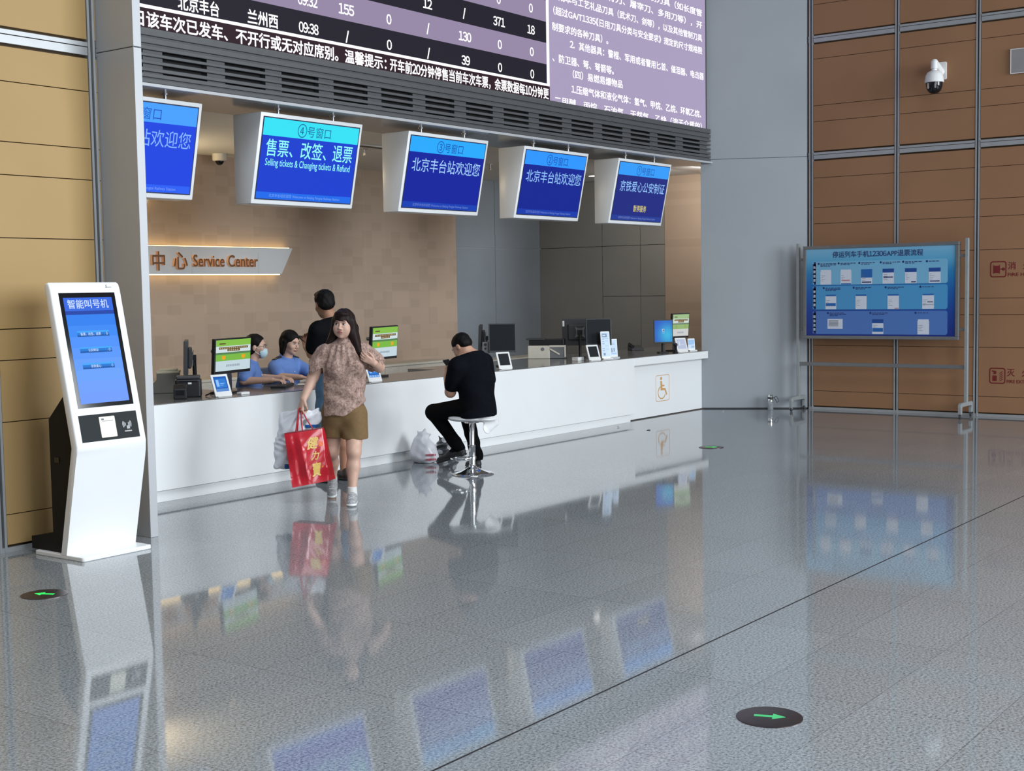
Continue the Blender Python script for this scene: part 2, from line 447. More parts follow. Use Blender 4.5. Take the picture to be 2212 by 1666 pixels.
for y0, y1, cuts in ((11.515, 12.72, (0, 2.341, 3.372)), (10.815, 11.505, (0, 1.552, 2.341, 3.372)), (10.375, 10.805, (0, 1.552, 2.341, 3.372))):
    for z0, z1 in zip(cuts[:-1], cuts[1:]): w.box((18.08, y0, z0+0.004), (18.3, y1, z1-0.004), 0)
w.box((18.095, 10.38, 0), (18.29, 12.7, 3.36), 1)
w.box((18.075, 8.86, 0), (18.3, 10.37, 3.372), 2)
w.build('wall_inner_right', [BROWNGREY, RAILD, TANWALL])['kind'] = 'structure'
MB().box((5.80, 8.90, 0), (5.985, 12.95, 3.52)).build('wall_inner_left', TANWALL)['kind'] = 'structure'

# ================================================================= LED DEPARTURES DISPLAY
def led():
    T = thing('led_display', 'huge led departures display of white figures on striped purple and black rows', 'display', (6.06, 8.86, 3.82))
    MB().box((6.06, 8.76, 3.815), (16.43, 8.858, 6.45)).build('housing', DGREY, T)
    PUR = glow('led_purple', (150, 136, 166)); DRK = glow('led_dark', (30, 27, 38)); TK = glow('led_ticker_band', (44, 22, 30))
    WH = glow('led_white', (255, 253, 255), 1.25); NOT = glow('led_notice_purple', (170, 158, 190))
    F = frame((0, 8.757, 0), (1, 0, 0), (0, 0, 1))
    p = MB(); p.M = F
    z = 3.985; k = 0
    bounds = [3.985, 4.213, 4.450, 4.684, 4.92, 5.156, 5.392, 5.628, 5.864, 6.10, 6.42]
    for a, b in zip(bounds[:-1], bounds[1:]):
        p.rect(6.07, a, 12.635, b, 0.0, k % 2); k += 1
    tt = flat_faces('timetable_screen', p, [DRK, PUR], T)
    p = MB(); p.M = F; p.rect(6.07, 3.972, 12.69, 3.999, 0.001); p.rect(12.636, 3.999, 12.690, 6.42, 0.001)
    flat_faces('white_border', p, WH, tt)
    rows = [(4.072, [('北京丰台', 7.60, 0.44), ('兰州西', 8.317, 0.36), ('09:38', 8.875, 0.30), ('/', 9.378, 0), ('0', 9.968, 0), ('/', 10.559, 0), ('39', 11.161, 0), ('0', 11.755, 0), ('0', 12.352, 0)], 'last'),
            (4.315, [('北京丰台', 7.60, 0.44), ('09:32', 8.87, 0.30), ('155', 9.375, 0), ('0', 9.97, 0), ('/', 10.558, 0), ('130', 11.156, 0), ('0', 11.757, 0), ('0', 12.349, 0)], ''),
            (4.555, [('12', 10.559, 0), ('/', 11.149, 0), ('371', 11.752, 0), ('18', 12.341, 0)], ''),
            (4.79, [('0', 11.75, 0), ('0', 12.343, 0)], '')]
    for zc, its, _ in rows:
        for s, x, wd in its:
            p = MB(); p.M = F
            if wd and len(s) > 2 and ':' not in s: text(p, s, x, zc, 0.125, wd, 'c', 0, 0.022, 0.002)
            elif s == '/': text(p, s, x, zc-0.005, 0.115, None, 'c', 0, 0.02, 0.002)
            elif wd: text(p, s, x, zc, 0.095, wd*0.83, 'c', 0, 0.022, 0.002)
            else: text(p, s, x, zc, 0.098, 0.068*len(s)+(0.005), 'c', 0, 0.022, 0.002)
            flat_faces('timetable_entry', p, WH, tt)
    p = MB(); p.M = F; p.rect(6.07, 3.816, 12.69, 3.972, 0.0)
    tk = flat_faces('ticker_strip', p, TK, T)
    p = MB(); p.M = F
    text(p, '日该车次已发车、不开行或无对应席别。温馨提示：', 6.94, 3.886, 0.128, 2.98, 'l', 0, 0.024, 0.002)
    text(p, '开车前20分钟停售当前车次车票，余票数据每10分钟更', 9.97, 3.886, 0.128, 2.70, 'l', 0, 0.024, 0.002)
    flat_faces('ticker_text', p, WH, tk)
    p = MB(); p.M = F; p.rect(12.692, 3.816, 16.392, 6.42, 0.0)
    nt = flat_faces('notice_screen', p, NOT, T)
    lines = [('一、管制刀具及其他管制刀具（如长度管', 13.2, 16.30, 5.335), ('刃的水果刀、剔骨刀、屠宰刀、多用刀等），开', 12.76, 16.30, 5.175),
             ('与成本与工艺礼品刀具（武术刀、剑等），以及其他管制刀具', 12.76, 16.30, 5.005), ('（超过GA/T1335《日用刀具分类与安全要求》规定的尺寸规格限', 12.78, 16.30, 4.838),
             ('制要求的各种刀具）。', 12.75, 13.94, 4.655), ('2．其他器具：警棍、军用或者警用匕首、催泪器、电击器', 13.11, 16.34, 4.503),
             ('、防卫器、弩、弩箭等。', 12.75, 14.06, 4.31), ('（四）易燃易爆物品', 13.16, 14.26, 4.168),
             ('1.压缩气体和液化气体：氢气、甲烷、乙烷、环氧乙烷、', 13.13, 16.26, 3.995), ('二甲醚、丙烷、石油气、天然气、乙炔（溶于介质的）', 12.78, 16.28, 3.832)]
    for s, a, b, zc in lines:
        p = MB(); p.M = F; text(p, s, a, zc, 0.098, b-a, 'l', 0, 0.018, 0.002)
        flat_faces('notice_line', p, WH, nt)
led()

# ================================================================= LOUVERED GRILLE UNDER THE DISPLAY
def louver():
    T = thing('ventilation_grille', 'long dark grey louvered grille with black openings under the led display', 'grille', (6.06, 8.75, 3.376))
    MB().box((6.056, 8.80, 3.380), (16.43, 8.857, 3.80)).build('backing', LOUVD, T)
    w = MB(); x = 7.199-0.657*2
    while x < 16.5:
        a, b = max(6.056, x+0.462), min(16.46, x+0.657)
        if b > a: w.box((a, 8.748, 3.45), (b, 8.80, 3.70))
        x += 0.657
    w.box((6.056, 8.742, 3.378), (16.46, 8.80, 3.458)); w.box((6.056, 8.742, 3.676), (16.46, 8.80, 3.800))
    w.build('blanking_plates', LOUVER, T)
    for z0, z1 in ((3.380, 3.412), (3.424, 3.456), (3.470, 3.500), (3.530, 3.556), (3.588, 3.612), (3.640, 3.672), (3.690, 3.735), (3.752, 3.810)):
        MB().box((6.056, 8.722, z0), (16.468, 8.748, z1)).build('slat', LOUVER, T, bevel=0.003)
louver()

# ================================================================= SERVICE AREA CEILING FITTINGS
def ceiling_things():
    t = thing('dome_camera', 'small white dome camera under the ceiling left of the number four window screen', 'camera', (11.08, 12.48, 3.372))
    MB().lathe([(0.085, 0), (0.085, -0.07), (0.078, -0.085), (0.05, -0.087)], 32).build('housing', CREAM, t, False, smooth=True)
    MB().lathe([(0.052, -0.087), (0.048, -0.105), (0.034, -0.125), (0.015, -0.136), (0.0001, -0.138)], 24).build('dome', BGLASS, t, False, smooth=True)
    for (x, y), lab in zip(((11.90, 10.88), (14.53, 11.02)), ('ceiling sprinkler head beside the number four window screen', 'ceiling sprinkler head beside the number three window screen')):
        t = thing('sprinkler', lab, 'sprinkler', (x, y, 3.372), group='sprinklers in the service area ceiling')
        MB().lathe([(0.04, 0), (0.04, -0.006), (0.012, -0.008), (0.012, -0.05), (0.02, -0.052)], 16).build('body', STEEL, t, False, smooth=True)
        MB().lathe([(0.03, -0.075), (0.03, -0.08), (0.004, -0.082)], 16).box((-0.003, -0.018, -0.076), (0.003, 0.018, -0.05)).build('deflector', STEEL, t, False)
    for i, (x, y) in enumerate(((17.15, 11.05),)):
        t = thing('downlight', 'bright recessed downlight in the dark ceiling beside the number one window screen', 'light', (x, y, 3.372))
        MB().lathe([(0.11, 0), (0.11, -0.008), (0.085, -0.010), (0.08, -0.004)], 32).build('trim_ring', WPLAS, t, False, smooth=True)
        MB().lathe([(0.08, -0.006), (0.0001, -0.005)], 32).build('lens', mat('downlight_lens', (0.9, 0.9, 0.9), 0.4, 0, 0, emit=(1, 0.97, 0.9), estr=6), t, False)
    t = thing('ceiling_vent', 'narrow brown linear vent slot in the ceiling behind the number three window screen', 'vent', (11.78, 10.62, 3.372), rotz=0.0)
    MB().box((-0.45, -0.07, -0.012), (0.45, 0.07, 0)).build('frame', CEIL, t, False)
    MB().box((-0.42, -0.05, -0.014), (0.42, 0.05, -0.011)).build('slot', mat('vent_slot_brown', (0.10, 0.07, 0.05), 0.7, 0, 0), t, False)
ceiling_things()

# ================================================================= SERVICE CENTRE SIGN
def signs():
    LEDW = mat('warm_led_strip', (0.9, 0.7, 0.4), 0.5, 0, 0, emit=(1.0, 0.70, 0.26), estr=5.0)
    PANEL = mat('sign_panel_grey', (0.60, 0.62, 0.64), 0.4, 0.1, 0.02, 3)
    T = thing('illuminated_sign', 'grey backlit wall sign with brown letters reading Service Center', 'sign', (10.2, 12.70, 1.93))
    F = frame((0, 12.60, 0), (1, 0, 0), (0, 0, 1))
    w = MB(); w.M = F
    w.prism([(7.4, 1.932), (12.171, 1.932), (12.372, 2.262), (7.2, 2.262)], -0.04, 0, 0)
    pan = w.build('panel', PANEL, T, bevel=0.003)
    w = MB(); w.M = F
    for x in (10.703, 11.772): w.box((x-0.003, 1.934, 0.0), (x+0.003, 2.20, 0.0012))
    w.build('joint', mat('sign_joint', (0.5, 0.51, 0.52), 0.5, 0, 0), pan)
    MB().box((7.35, 12.62, 2.244), (12.33, 12.645, 2.268)).build('upper_light_strip', LEDW, T)
    MB().box((7.50, 12.615, 1.922), (12.15, 12.645, 1.942)).build('lower_light_strip', LEDW, T)
    MB().box((7.6, 12.64, 1.97), (12.0, 12.70, 2.22)).build('mounting_rail', DGREY, T)
    def letters(s, x, zc, h, wd, anchor='l'):
        p = MB(); p.M = F; text(p, s, x, zc, h, wd, anchor, 0, 0.010, 0.0345)
        text(p, s, x, zc, h, wd, anchor, 1, 0.010, 0.017, extrude=0.017)
        me = flat_faces('lettering', p, [BROWNL, PEACHL], T)
    letters('服', 8.98, 2.09, 0.215, 0.20); letters('务', 9.52, 2.09, 0.215, 0.20)
    letters('中', 10.095, 2.085, 0.225, 0.185); letters('心', 10.405, 2.09, 0.205, 0.21); letters('Service Center', 10.70, 2.092, 0.145, 1.035)
    T2 = thing('backlit_panel', 'grey panel edged in warm light peeking out beside the jamb under the cropped window screen', 'sign', (9.6, 12.70, 2.72))
    w = MB(); w.M = F
    w.prism([(8.6, 2.70), (10.05, 2.70), (10.24, 3.02), (8.4, 3.02)], -0.03, 0, 0); w.build('panel', PANEL, T2, bevel=0.003)
    w = MB(); w.M = F; w.prism([(8.6, 2.694), (10.058, 2.694), (10.25, 3.02), (10.235, 3.02), (10.045, 2.712), (8.6, 2.712)], -0.055, -0.03)
    w.build('light_strip', LEDW, T2)
    MB().box((8.8, 12.655, 2.75), (10.0, 12.70, 2.98)).build('mounting_rail', DGREY, T2)
signs()

# ================================================================= HANGING WINDOW SCREENS
def window_screens():
    W_, H_, D0, D1 = 1.32, 0.80, 0.37, 0.20
    tilt = D0-D1
    up = Vector((0, tilt*-1, H_)); L = up.length
    def make(loc, label, kind):
        T = thing('window_screen', label, 'screen', loc, 0, 'window screens hanging over the counter')
        # local: origin at top front left corner, x right, y back, z up
        w = MB()
        poly = [(0, 0), (D0, 0), (D0, -H_), (tilt, -H_)]
        w.M = Matrix(((0, 0, 1, 0), (1, 0, 0, 0), (0, 1, 0, 0), (0, 0, 0, 1)))
        w.prism(poly, 0, W_)
        w.build('casing', PWHITE, T, False, bevel=0.008, smooth=True)
        F = frame((0, tilt, -H_), (1, 0, 0), (0, -tilt, H_))
        A = kind
        col = {4: ((52, 226, 246), (20, 62, 208), (26, 106, 236), (150, 255, 250), (16, 96, 150)), 5: ((70, 160, 255), (26, 68, 226), (40, 96, 246), (130, 180, 255), (24, 84, 190)),
               3: ((38, 170, 255), (8, 32, 158), (16, 62, 180), (165, 210, 255), (10, 76, 168)), 2: ((44, 150, 255), (10, 34, 146), (18, 58, 172), (150, 200, 255), (14, 72, 168)),
               1: ((52, 156, 250), (28, 40, 128), (32, 58, 150), (150, 200, 255), (24, 84, 170))}[A]
        sx0, sx1, sy0, sy1 = 0.045, W_-0.045, 0.050, L-0.045
        w = MB(); w.M = F; w.box((sx0-0.01, sy0-0.01, 0.0005), (sx1+0.01, sy1+0.01, 0.004))
        w.build('bezel', mat('bezel_blue_black', (0.02, 0.03, 0.08), 0.3, 0, 0), T, False)
        w = MB(); w.M = F
        hb = sy1-(sy1-sy0)*0.215; fb = sy0+(sy1-sy0)*0.085
        w.rect(sx0, hb, sx1, sy1, 0.0045, 0); w.rect(sx0, fb, sx1, hb, 0.0045, 1); w.rect(sx0, sy0, sx1, fb, 0.0045, 2)
        G = [glow('screen_%d_header' % A, col[0]), glow('screen_%d_body' % A, col[1]), glow('screen_%d_footer' % A, col[2])]
        dsp = flat_faces('display', w, G, T, False)
        TW = glow('screen_%d_text' % A, col[3]); TH = glow('screen_%d_header_text' % A, col[4]); TF = glow('screen_%d_footer_text' % A, tuple(min(255, int(c*0.6+100)) for c in col[2]))
        cx = W_/2
        p = MB(); p.M = F
        num = {1: '①', 2: '②', 3: '③', 4: '④', 5: '⑤'}[A]
        hy = (hb+sy1)/2-0.005
        text(p, num, cx-0.135, hy, 0.125, 0.118, 'c', 0, 0.0, 0.006); text(p, '号窗口', cx+0.085, hy-0.003, 0.098, 0.305, 'c', 0, 0.0, 0.006)
        flat_faces('header_text', p, TH, dsp, False)
        p = MB(); p.M = F
        if A == 4:
            text(p, '售票、', 0.10, hb-0.105, 0.155, 0.335, 'l', 0, 0.008, 0.006); text(p, '改签、', 0.535, hb-0.105, 0.155, 0.335, 'l', 0, 0.008, 0.006); text(p, '退票', 0.955, hb-0.105, 0.155, 0.265, 'l', 0, 0.008, 0.006)
            text(p, 'Selling tickets & Changing tickets & Refund', cx, hb-0.245, 0.085, 1.10, 'c', 0, 0.006, 0.006)
        elif A == 1:
            text(p, '京铁爱心公安制证', cx+0.02, hb-0.135, 0.135, 1.10, 'c', 0, 0.002, 0.006)
        else:
            text(p, '北京丰台站欢迎您', cx+0.01, hb-0.125, 0.14, 1.12, 'c', 0, 0.002, 0.006)
        flat_faces('message_text', p, TW, dsp, False)
        if A == 1:
            p = MB(); p.M = F; text(p, '暂停服务', cx+0.03, fb+0.095, 0.085, 0.32, 'c', 0, 0.006, 0.006)
            flat_faces('notice_text', p, glow('screen_yellow_text', (226, 214, 120)), dsp, False)
        p = MB(); p.M = F; text(p, '北京丰台站欢迎您 Welcome to Beijing Fengtai Railway Station', cx, (sy0+fb)/2, 0.036, 0.92, 'c', 0, 0.004, 0.006)
        flat_faces('footer_text', p, TF, dsp, False)
        for x in (0.28, W_-0.33):
            MB().lathe([(0.03, 0.046), (0.03, 0.052)], 16).lathe([(0.014, -0.002), (0.014, 0.052)], 16).build('hanger', STEEL, T, False, smooth=True).location = (x, 0.08, 0)
        return T
    for x, k, lab in ((8.402, 4, 'bright cyan-topped window screen number four offering tickets and refunds'),
                      (6.415, 5, 'window screen cropped by the portal jamb, hanging over the ticket clerks'),
                      (10.402, 3, 'window screen number three with white welcome text on blue'),
                      (12.388, 2, 'window screen number two with white welcome text on blue'),
                      (14.392, 1, 'window screen number one with yellow suspended notice')):
        make((x, 8.90, 3.30), lab, k)
window_screens()

# ================================================================= COUNTER
def counter():
    T = thing('service_counter', 'long white service counter with grey granite top and accessible end bay', 'counter', (10.5, 8.9, 0))
    w = MB(); w.box((6.056, 8.765, 0.098), (14.49, 8.80, 0.8015)); w.build('front_panel', WHITE, T, bevel=0.004)
    w = MB(); w.box((14.4905, 8.765, 0.702), (16.44, 8.80, 0.8015)); w.build('fascia', WHITE, T, bevel=0.006)
    MB().box((6.056, 8.80, 0.0), (14.44, 8.83, 0.0915)).build('plinth', WHITE, T, bevel=0.002)
    MB().box((6.056, 8.845, 0.0915), (14.43, 8.86, 0.12)).build('plinth_gap', RAILD, T)
    MB().box((14.44, 8.862, 0.012), (16.60, 8.90, 0.700)).build('recessed_panel', WHITE, T, bevel=0.002)
    w = MB()
    top = [(6.056, 8.772), (16.44, 8.772), (16.425, 8.80), (16.425, 8.87), (17.6, 8.87), (17.6, 10.02), (11.6, 10.02), (11.6, 9.60), (8.36, 9.60), (8.36, 9.98), (6.056, 9.98)]
    w.prism(top, 0.802, 0.8085); w.prism([(x, max(y, 8.80)) for x, y in top if not (x > 16.43 and y < 8.81)], 0.76, 0.802); w.build('worktop', GRANTOP, T)
    w = MB(); w.box((6.056, 8.86, 0.0), (14.42, 8.90, 0.76)); w.build('carcass', WHITE, T)
    # wheelchair emblem
    F = frame((15.18, 8.8615, 0.192), (1, 0, 0), (0, 0, 1)); p = MB(); p.M = F
    o, i_ = rrect(0, 0, 0.355, 0.345, 0.03), rrect(0.008, 0.008, 0.347, 0.337, 0.024); n = len(o)
    p.add([(x, y, 0) for x, y in o]+[(x, y, 0) for x, y in i_], [(k, (k+1) % n, n+(k+1) % n, n+k) for k in range(n)])
    def disc(cx, cy, rx, ry, n=24): p.add([(cx+rx*math.cos(2*PI*k/n), cy+ry*math.sin(2*PI*k/n), 0) for k in range(n)], [list(range(n))])
    def stroke(pts, wd):
        for (x0, y0), (x1, y1) in zip(pts[:-1], pts[1:]):
            dx, dy = x1-x0, y1-y0; l = math.hypot(dx, dy); nx, ny = -dy/l*wd/2, dx/l*wd/2
            p.add([(x0-nx, y0-ny, 0), (x1-nx, y1-ny, 0), (x1+nx, y1+ny, 0), (x0+nx, y0+ny, 0)], [(0, 1, 2, 3)])
    disc(0.140, 0.300, 0.027, 0.022)
    arc = [(0.155+0.095*math.cos(math.radians(a)), 0.115+0.080*math.sin(math.radians(a))) for a in range(112, 345, 12)]
    stroke(arc, 0.016)
    p.add([(0.118, 0.268, 0), (0.163, 0.262, 0), (0.170, 0.215, 0), (0.225, 0.210, 0), (0.228, 0.196, 0), (0.172, 0.192, 0), (0.176, 0.172, 0), (0.250, 0.168, 0), (0.298, 0.085, 0), (0.272, 0.070, 0), (0.230, 0.142, 0), (0.125, 0.142, 0)], [list(range(12))])
    flat_faces('wheelchair_emblem', p, ORANGE, T)
    T = thing('back_cabinet', 'low cream storage cabinet along the tan back wall', 'cabinet', (10.5, 12.5, 0))
    for k in range(6):
        x0 = 6.2+1.5*k
        w = MB(); w.box((x0+0.003, 12.24, 0.05), (x0+1.497, 12.26, 0.655)); w.build('door', CREAM, T, bevel=0.003)
    MB().box((6.2, 12.26, 0.0), (15.2, 12.695, 0.66)).build('body', CREAM, T)
    MB().box((6.18, 12.22, 0.66), (15.22, 12.695, 0.69)).build('top', CREAM, T, bevel=0.004)
    T = thing('low_cabinet', 'low grey cabinet against the grey wall panels in the corner', 'cabinet', (16.5, 12.5, 0))
    MB().box((15.4, 12.26, 0.0), (18.05, 12.71, 0.60)).build('body', BROWNGREY, T)
    MB().box((15.38, 12.22, 0.60), (18.06, 12.71, 0.63)).build('top', CREAM, T, bevel=0.004)
counter()
# ================================================================= QUEUE KIOSK
def kiosk():
    T = thing('queue_kiosk', 'tall white queue ticket kiosk with tilted blue touchscreen', 'kiosk', (5.46, 7.5, 0))
    XL, XR = 5.189, 5.734
    M = Matrix(((0, 0, 1, 0), (1, 0, 0, 0), (0, 1, 0, 0), (0, 0, 0, 1)))   # (Y, Z) profile extruded along X
    prof = [(7.415, 0.028), (7.262, 0.715), (7.2605, 0.735), (7.478, 1.735), (7.492, 1.772), (7.512, 1.785), (7.535, 1.780), (7.545, 1.76), (7.318, 0.728), (7.472, 0.028)]
    w = MB(); w.M = M; w.prism(prof, XL, XR); body = w.build('body', PWHITE, T)
    bm = bmesh.new(); bm.from_mesh(body.data)
    es = [e for e in bm.edges if abs(e.verts[0].co.x-e.verts[1].co.x) < 1e-5 and e.verts[0].co.z > 0.5 and e.verts[1].co.z > 0.5]
    bmesh.ops.bevel(bm, geom=es, offset=0.012, segments=3, affect='EDGES', profile=0.5, clamp_overlap=True); bm.to_mesh(body.data); bm.free()
    body.data.polygons.foreach_set('use_smooth', [True]*len(body.data.polygons)); body.data.set_sharp_from_angle(angle=math.radians(35))
    w = MB(); w.prism(rrect(5.19, 7.245, 5.735, 7.765, 0.02), 0.0, 0.028); w.build('base_plate', PWHITE, T, bevel=0.005)
    # rear cabinet
    w = MB(); w.M = M
    w.prism([(7.60, 0.15), (7.60, 0.90), (7.43, 1.06), (7.36, 0.80), (7.48, 0.028), (7.84, 0.028), (7.84, 0.11), (7.62, 0.15)][::-1], XL+0.035, XR-0.035)
    rc = w.build('rear_cabinet', mat('black_steel', (0.010, 0.009, 0.008), 0.6, 0, 0.1, 20, spec=0.2), T)
    MB().box((XL+0.030, 7.50, 0.62), (XL+0.036, 7.55, 0.655)).build('lock_slot', BGLASS, rc)
    F = frame((XL, 7.260, 0.725), (1, 0, 0), (0, 0.2175, 1.0)); 
    w = MB(); w.M = F; w.box((0.056, 0.257, -0.004), (0.490, 1.015, 0.0025)); scr = w.build('touchscreen', BGLASS, T)
    c0, c1 = 0.084, 0.460
    w = MB(); w.M = F
    def gradient_rect(mb, x0, y0, x1, y1, n, m0):
        for k in range(n): mb.rect(x0, y0+(y1-y0)*k/n, x1, y0+(y1-y0)*(k+1)/n, 0.003, m0+k)
    gradient_rect(w, c0, 0.284, c1, 0.870, 8, 0)
    w.rect(c0, 0.895, c1, 0.983, 0.003, 8); w.rect(c0, 0.870, c1, 0.895, 0.003, 9)
    tops = [(112, 158, 255), (110, 160, 255), (106, 162, 255), (98, 158, 255), (88, 152, 255), (76, 146, 252), (58, 138, 246), (44, 128, 240)]
    mm = [glow('kiosk_blue_%d' % k, c) for k, c in enumerate(tops)] + [glow('kiosk_header', (48, 104, 226)), glow('kiosk_band', (26, 66, 168))]
    d = flat_faces('display', w, mm, scr)
    TX = glow('kiosk_text', (206, 226, 255)); BT = glow('kiosk_button', (30, 120, 214)); BTL = glow('kiosk_button_light', (64, 168, 250)); BTD = glow('kiosk_button_dark', (18, 88, 168))
    p = MB(); p.M = F; text(p, '智能叫号机', 0.267, 0.940, 0.060, 0.315, 'c', 0, 0.012, 0.0045); flat_faces('heading_text', p, TX, d)
    for y, s in ((0.742, '售票、改签、退票'), (0.635, '公安制证'), (0.529, '京铁爱心')):
        p = MB(); p.M = F
        p.rect(0.145, y+0.008, 0.392, y+0.019, 0.004, 1); p.rect(0.145, y-0.008, 0.392, y+0.008, 0.004, 0); p.rect(0.145, y-0.019, 0.392, y-0.008, 0.004, 2)
        p.rect(0.355, y-0.017, 0.356, y+0.017, 0.0044, 1)
        text(p, s, 0.247, y-0.002, 0.020, 0.020*len(s)*0.98, 'c', 3, 0.01, 0.005); text(p, '0', 0.373, y-0.003, 0.018, None, 'c', 3, 0.01, 0.005)
        flat_faces('button', p, [BT, BTL, BTD, TX], d)
    w = MB(); w.M = F; w.box((0.046, 0.036, -0.004), (0.497, 0.212, 0.002)); rd = w.build('reader_panel', mat('dark_slate_panel', (0.016, 0.020, 0.022), 0.55, 0, 0.05, 20, spec=0.2), T)
    w = MB(); w.M = F; w.prism(rrect(0.196, 0.054, 0.318, 0.191, 0.006), 0.0015, 0.007); cs = w.build('ticket_window', mat('cream_ticket_window', (0.78, 0.75, 0.62), 0.4, 0, 0.02, 30), rd, bevel=0.001)
    w = MB(); w.M = F; w.rect(0.212, 0.168, 0.232, 0.180, 0.0075); w.rect(0.218, 0.160, 0.302, 0.163, 0.0075); flat_faces('printed_marks', w, GINK, cs)
    p = MB(); p.M = F
    for sgn in (-1, 1):
        a0 = 0 if sgn > 0 else PI
        for r0, r1 in ((0.010, 0.018), (0.021, 0.027), (0.030, 0.036)):
            n = 8; vs = []
            for k in range(n+1):
                a = a0+math.radians(-38+76*k/n); vs += [(0.408+r0*math.cos(a), 0.128+r0*math.sin(a), 0.003), (0.408+r1*math.cos(a), 0.128+r1*math.sin(a), 0.003)]
            p.add(vs, [(2*k, 2*k+1, 2*k+3, 2*k+2) for k in range(n)])
    p.rect(0.404, 0.096, 0.428, 0.118, 0.003); p.rect(0.383, 0.078, 0.440, 0.086, 0.003)
    flat_faces('card_reader_mark', p, mat('pale_grey_print', (0.38, 0.38, 0.40), 0.5, 0, 0), rd)
    p = MB(); p.M = F; text(p, 'S', 0.432, 1.058, 0.022, 0.012, 'c', 0, 0, 0.001, slant=0.3); p.rect(0.438, 1.049, 0.475, 1.0525, 0.001)
    flat_faces('badge', p, GINK, T)
kiosk()

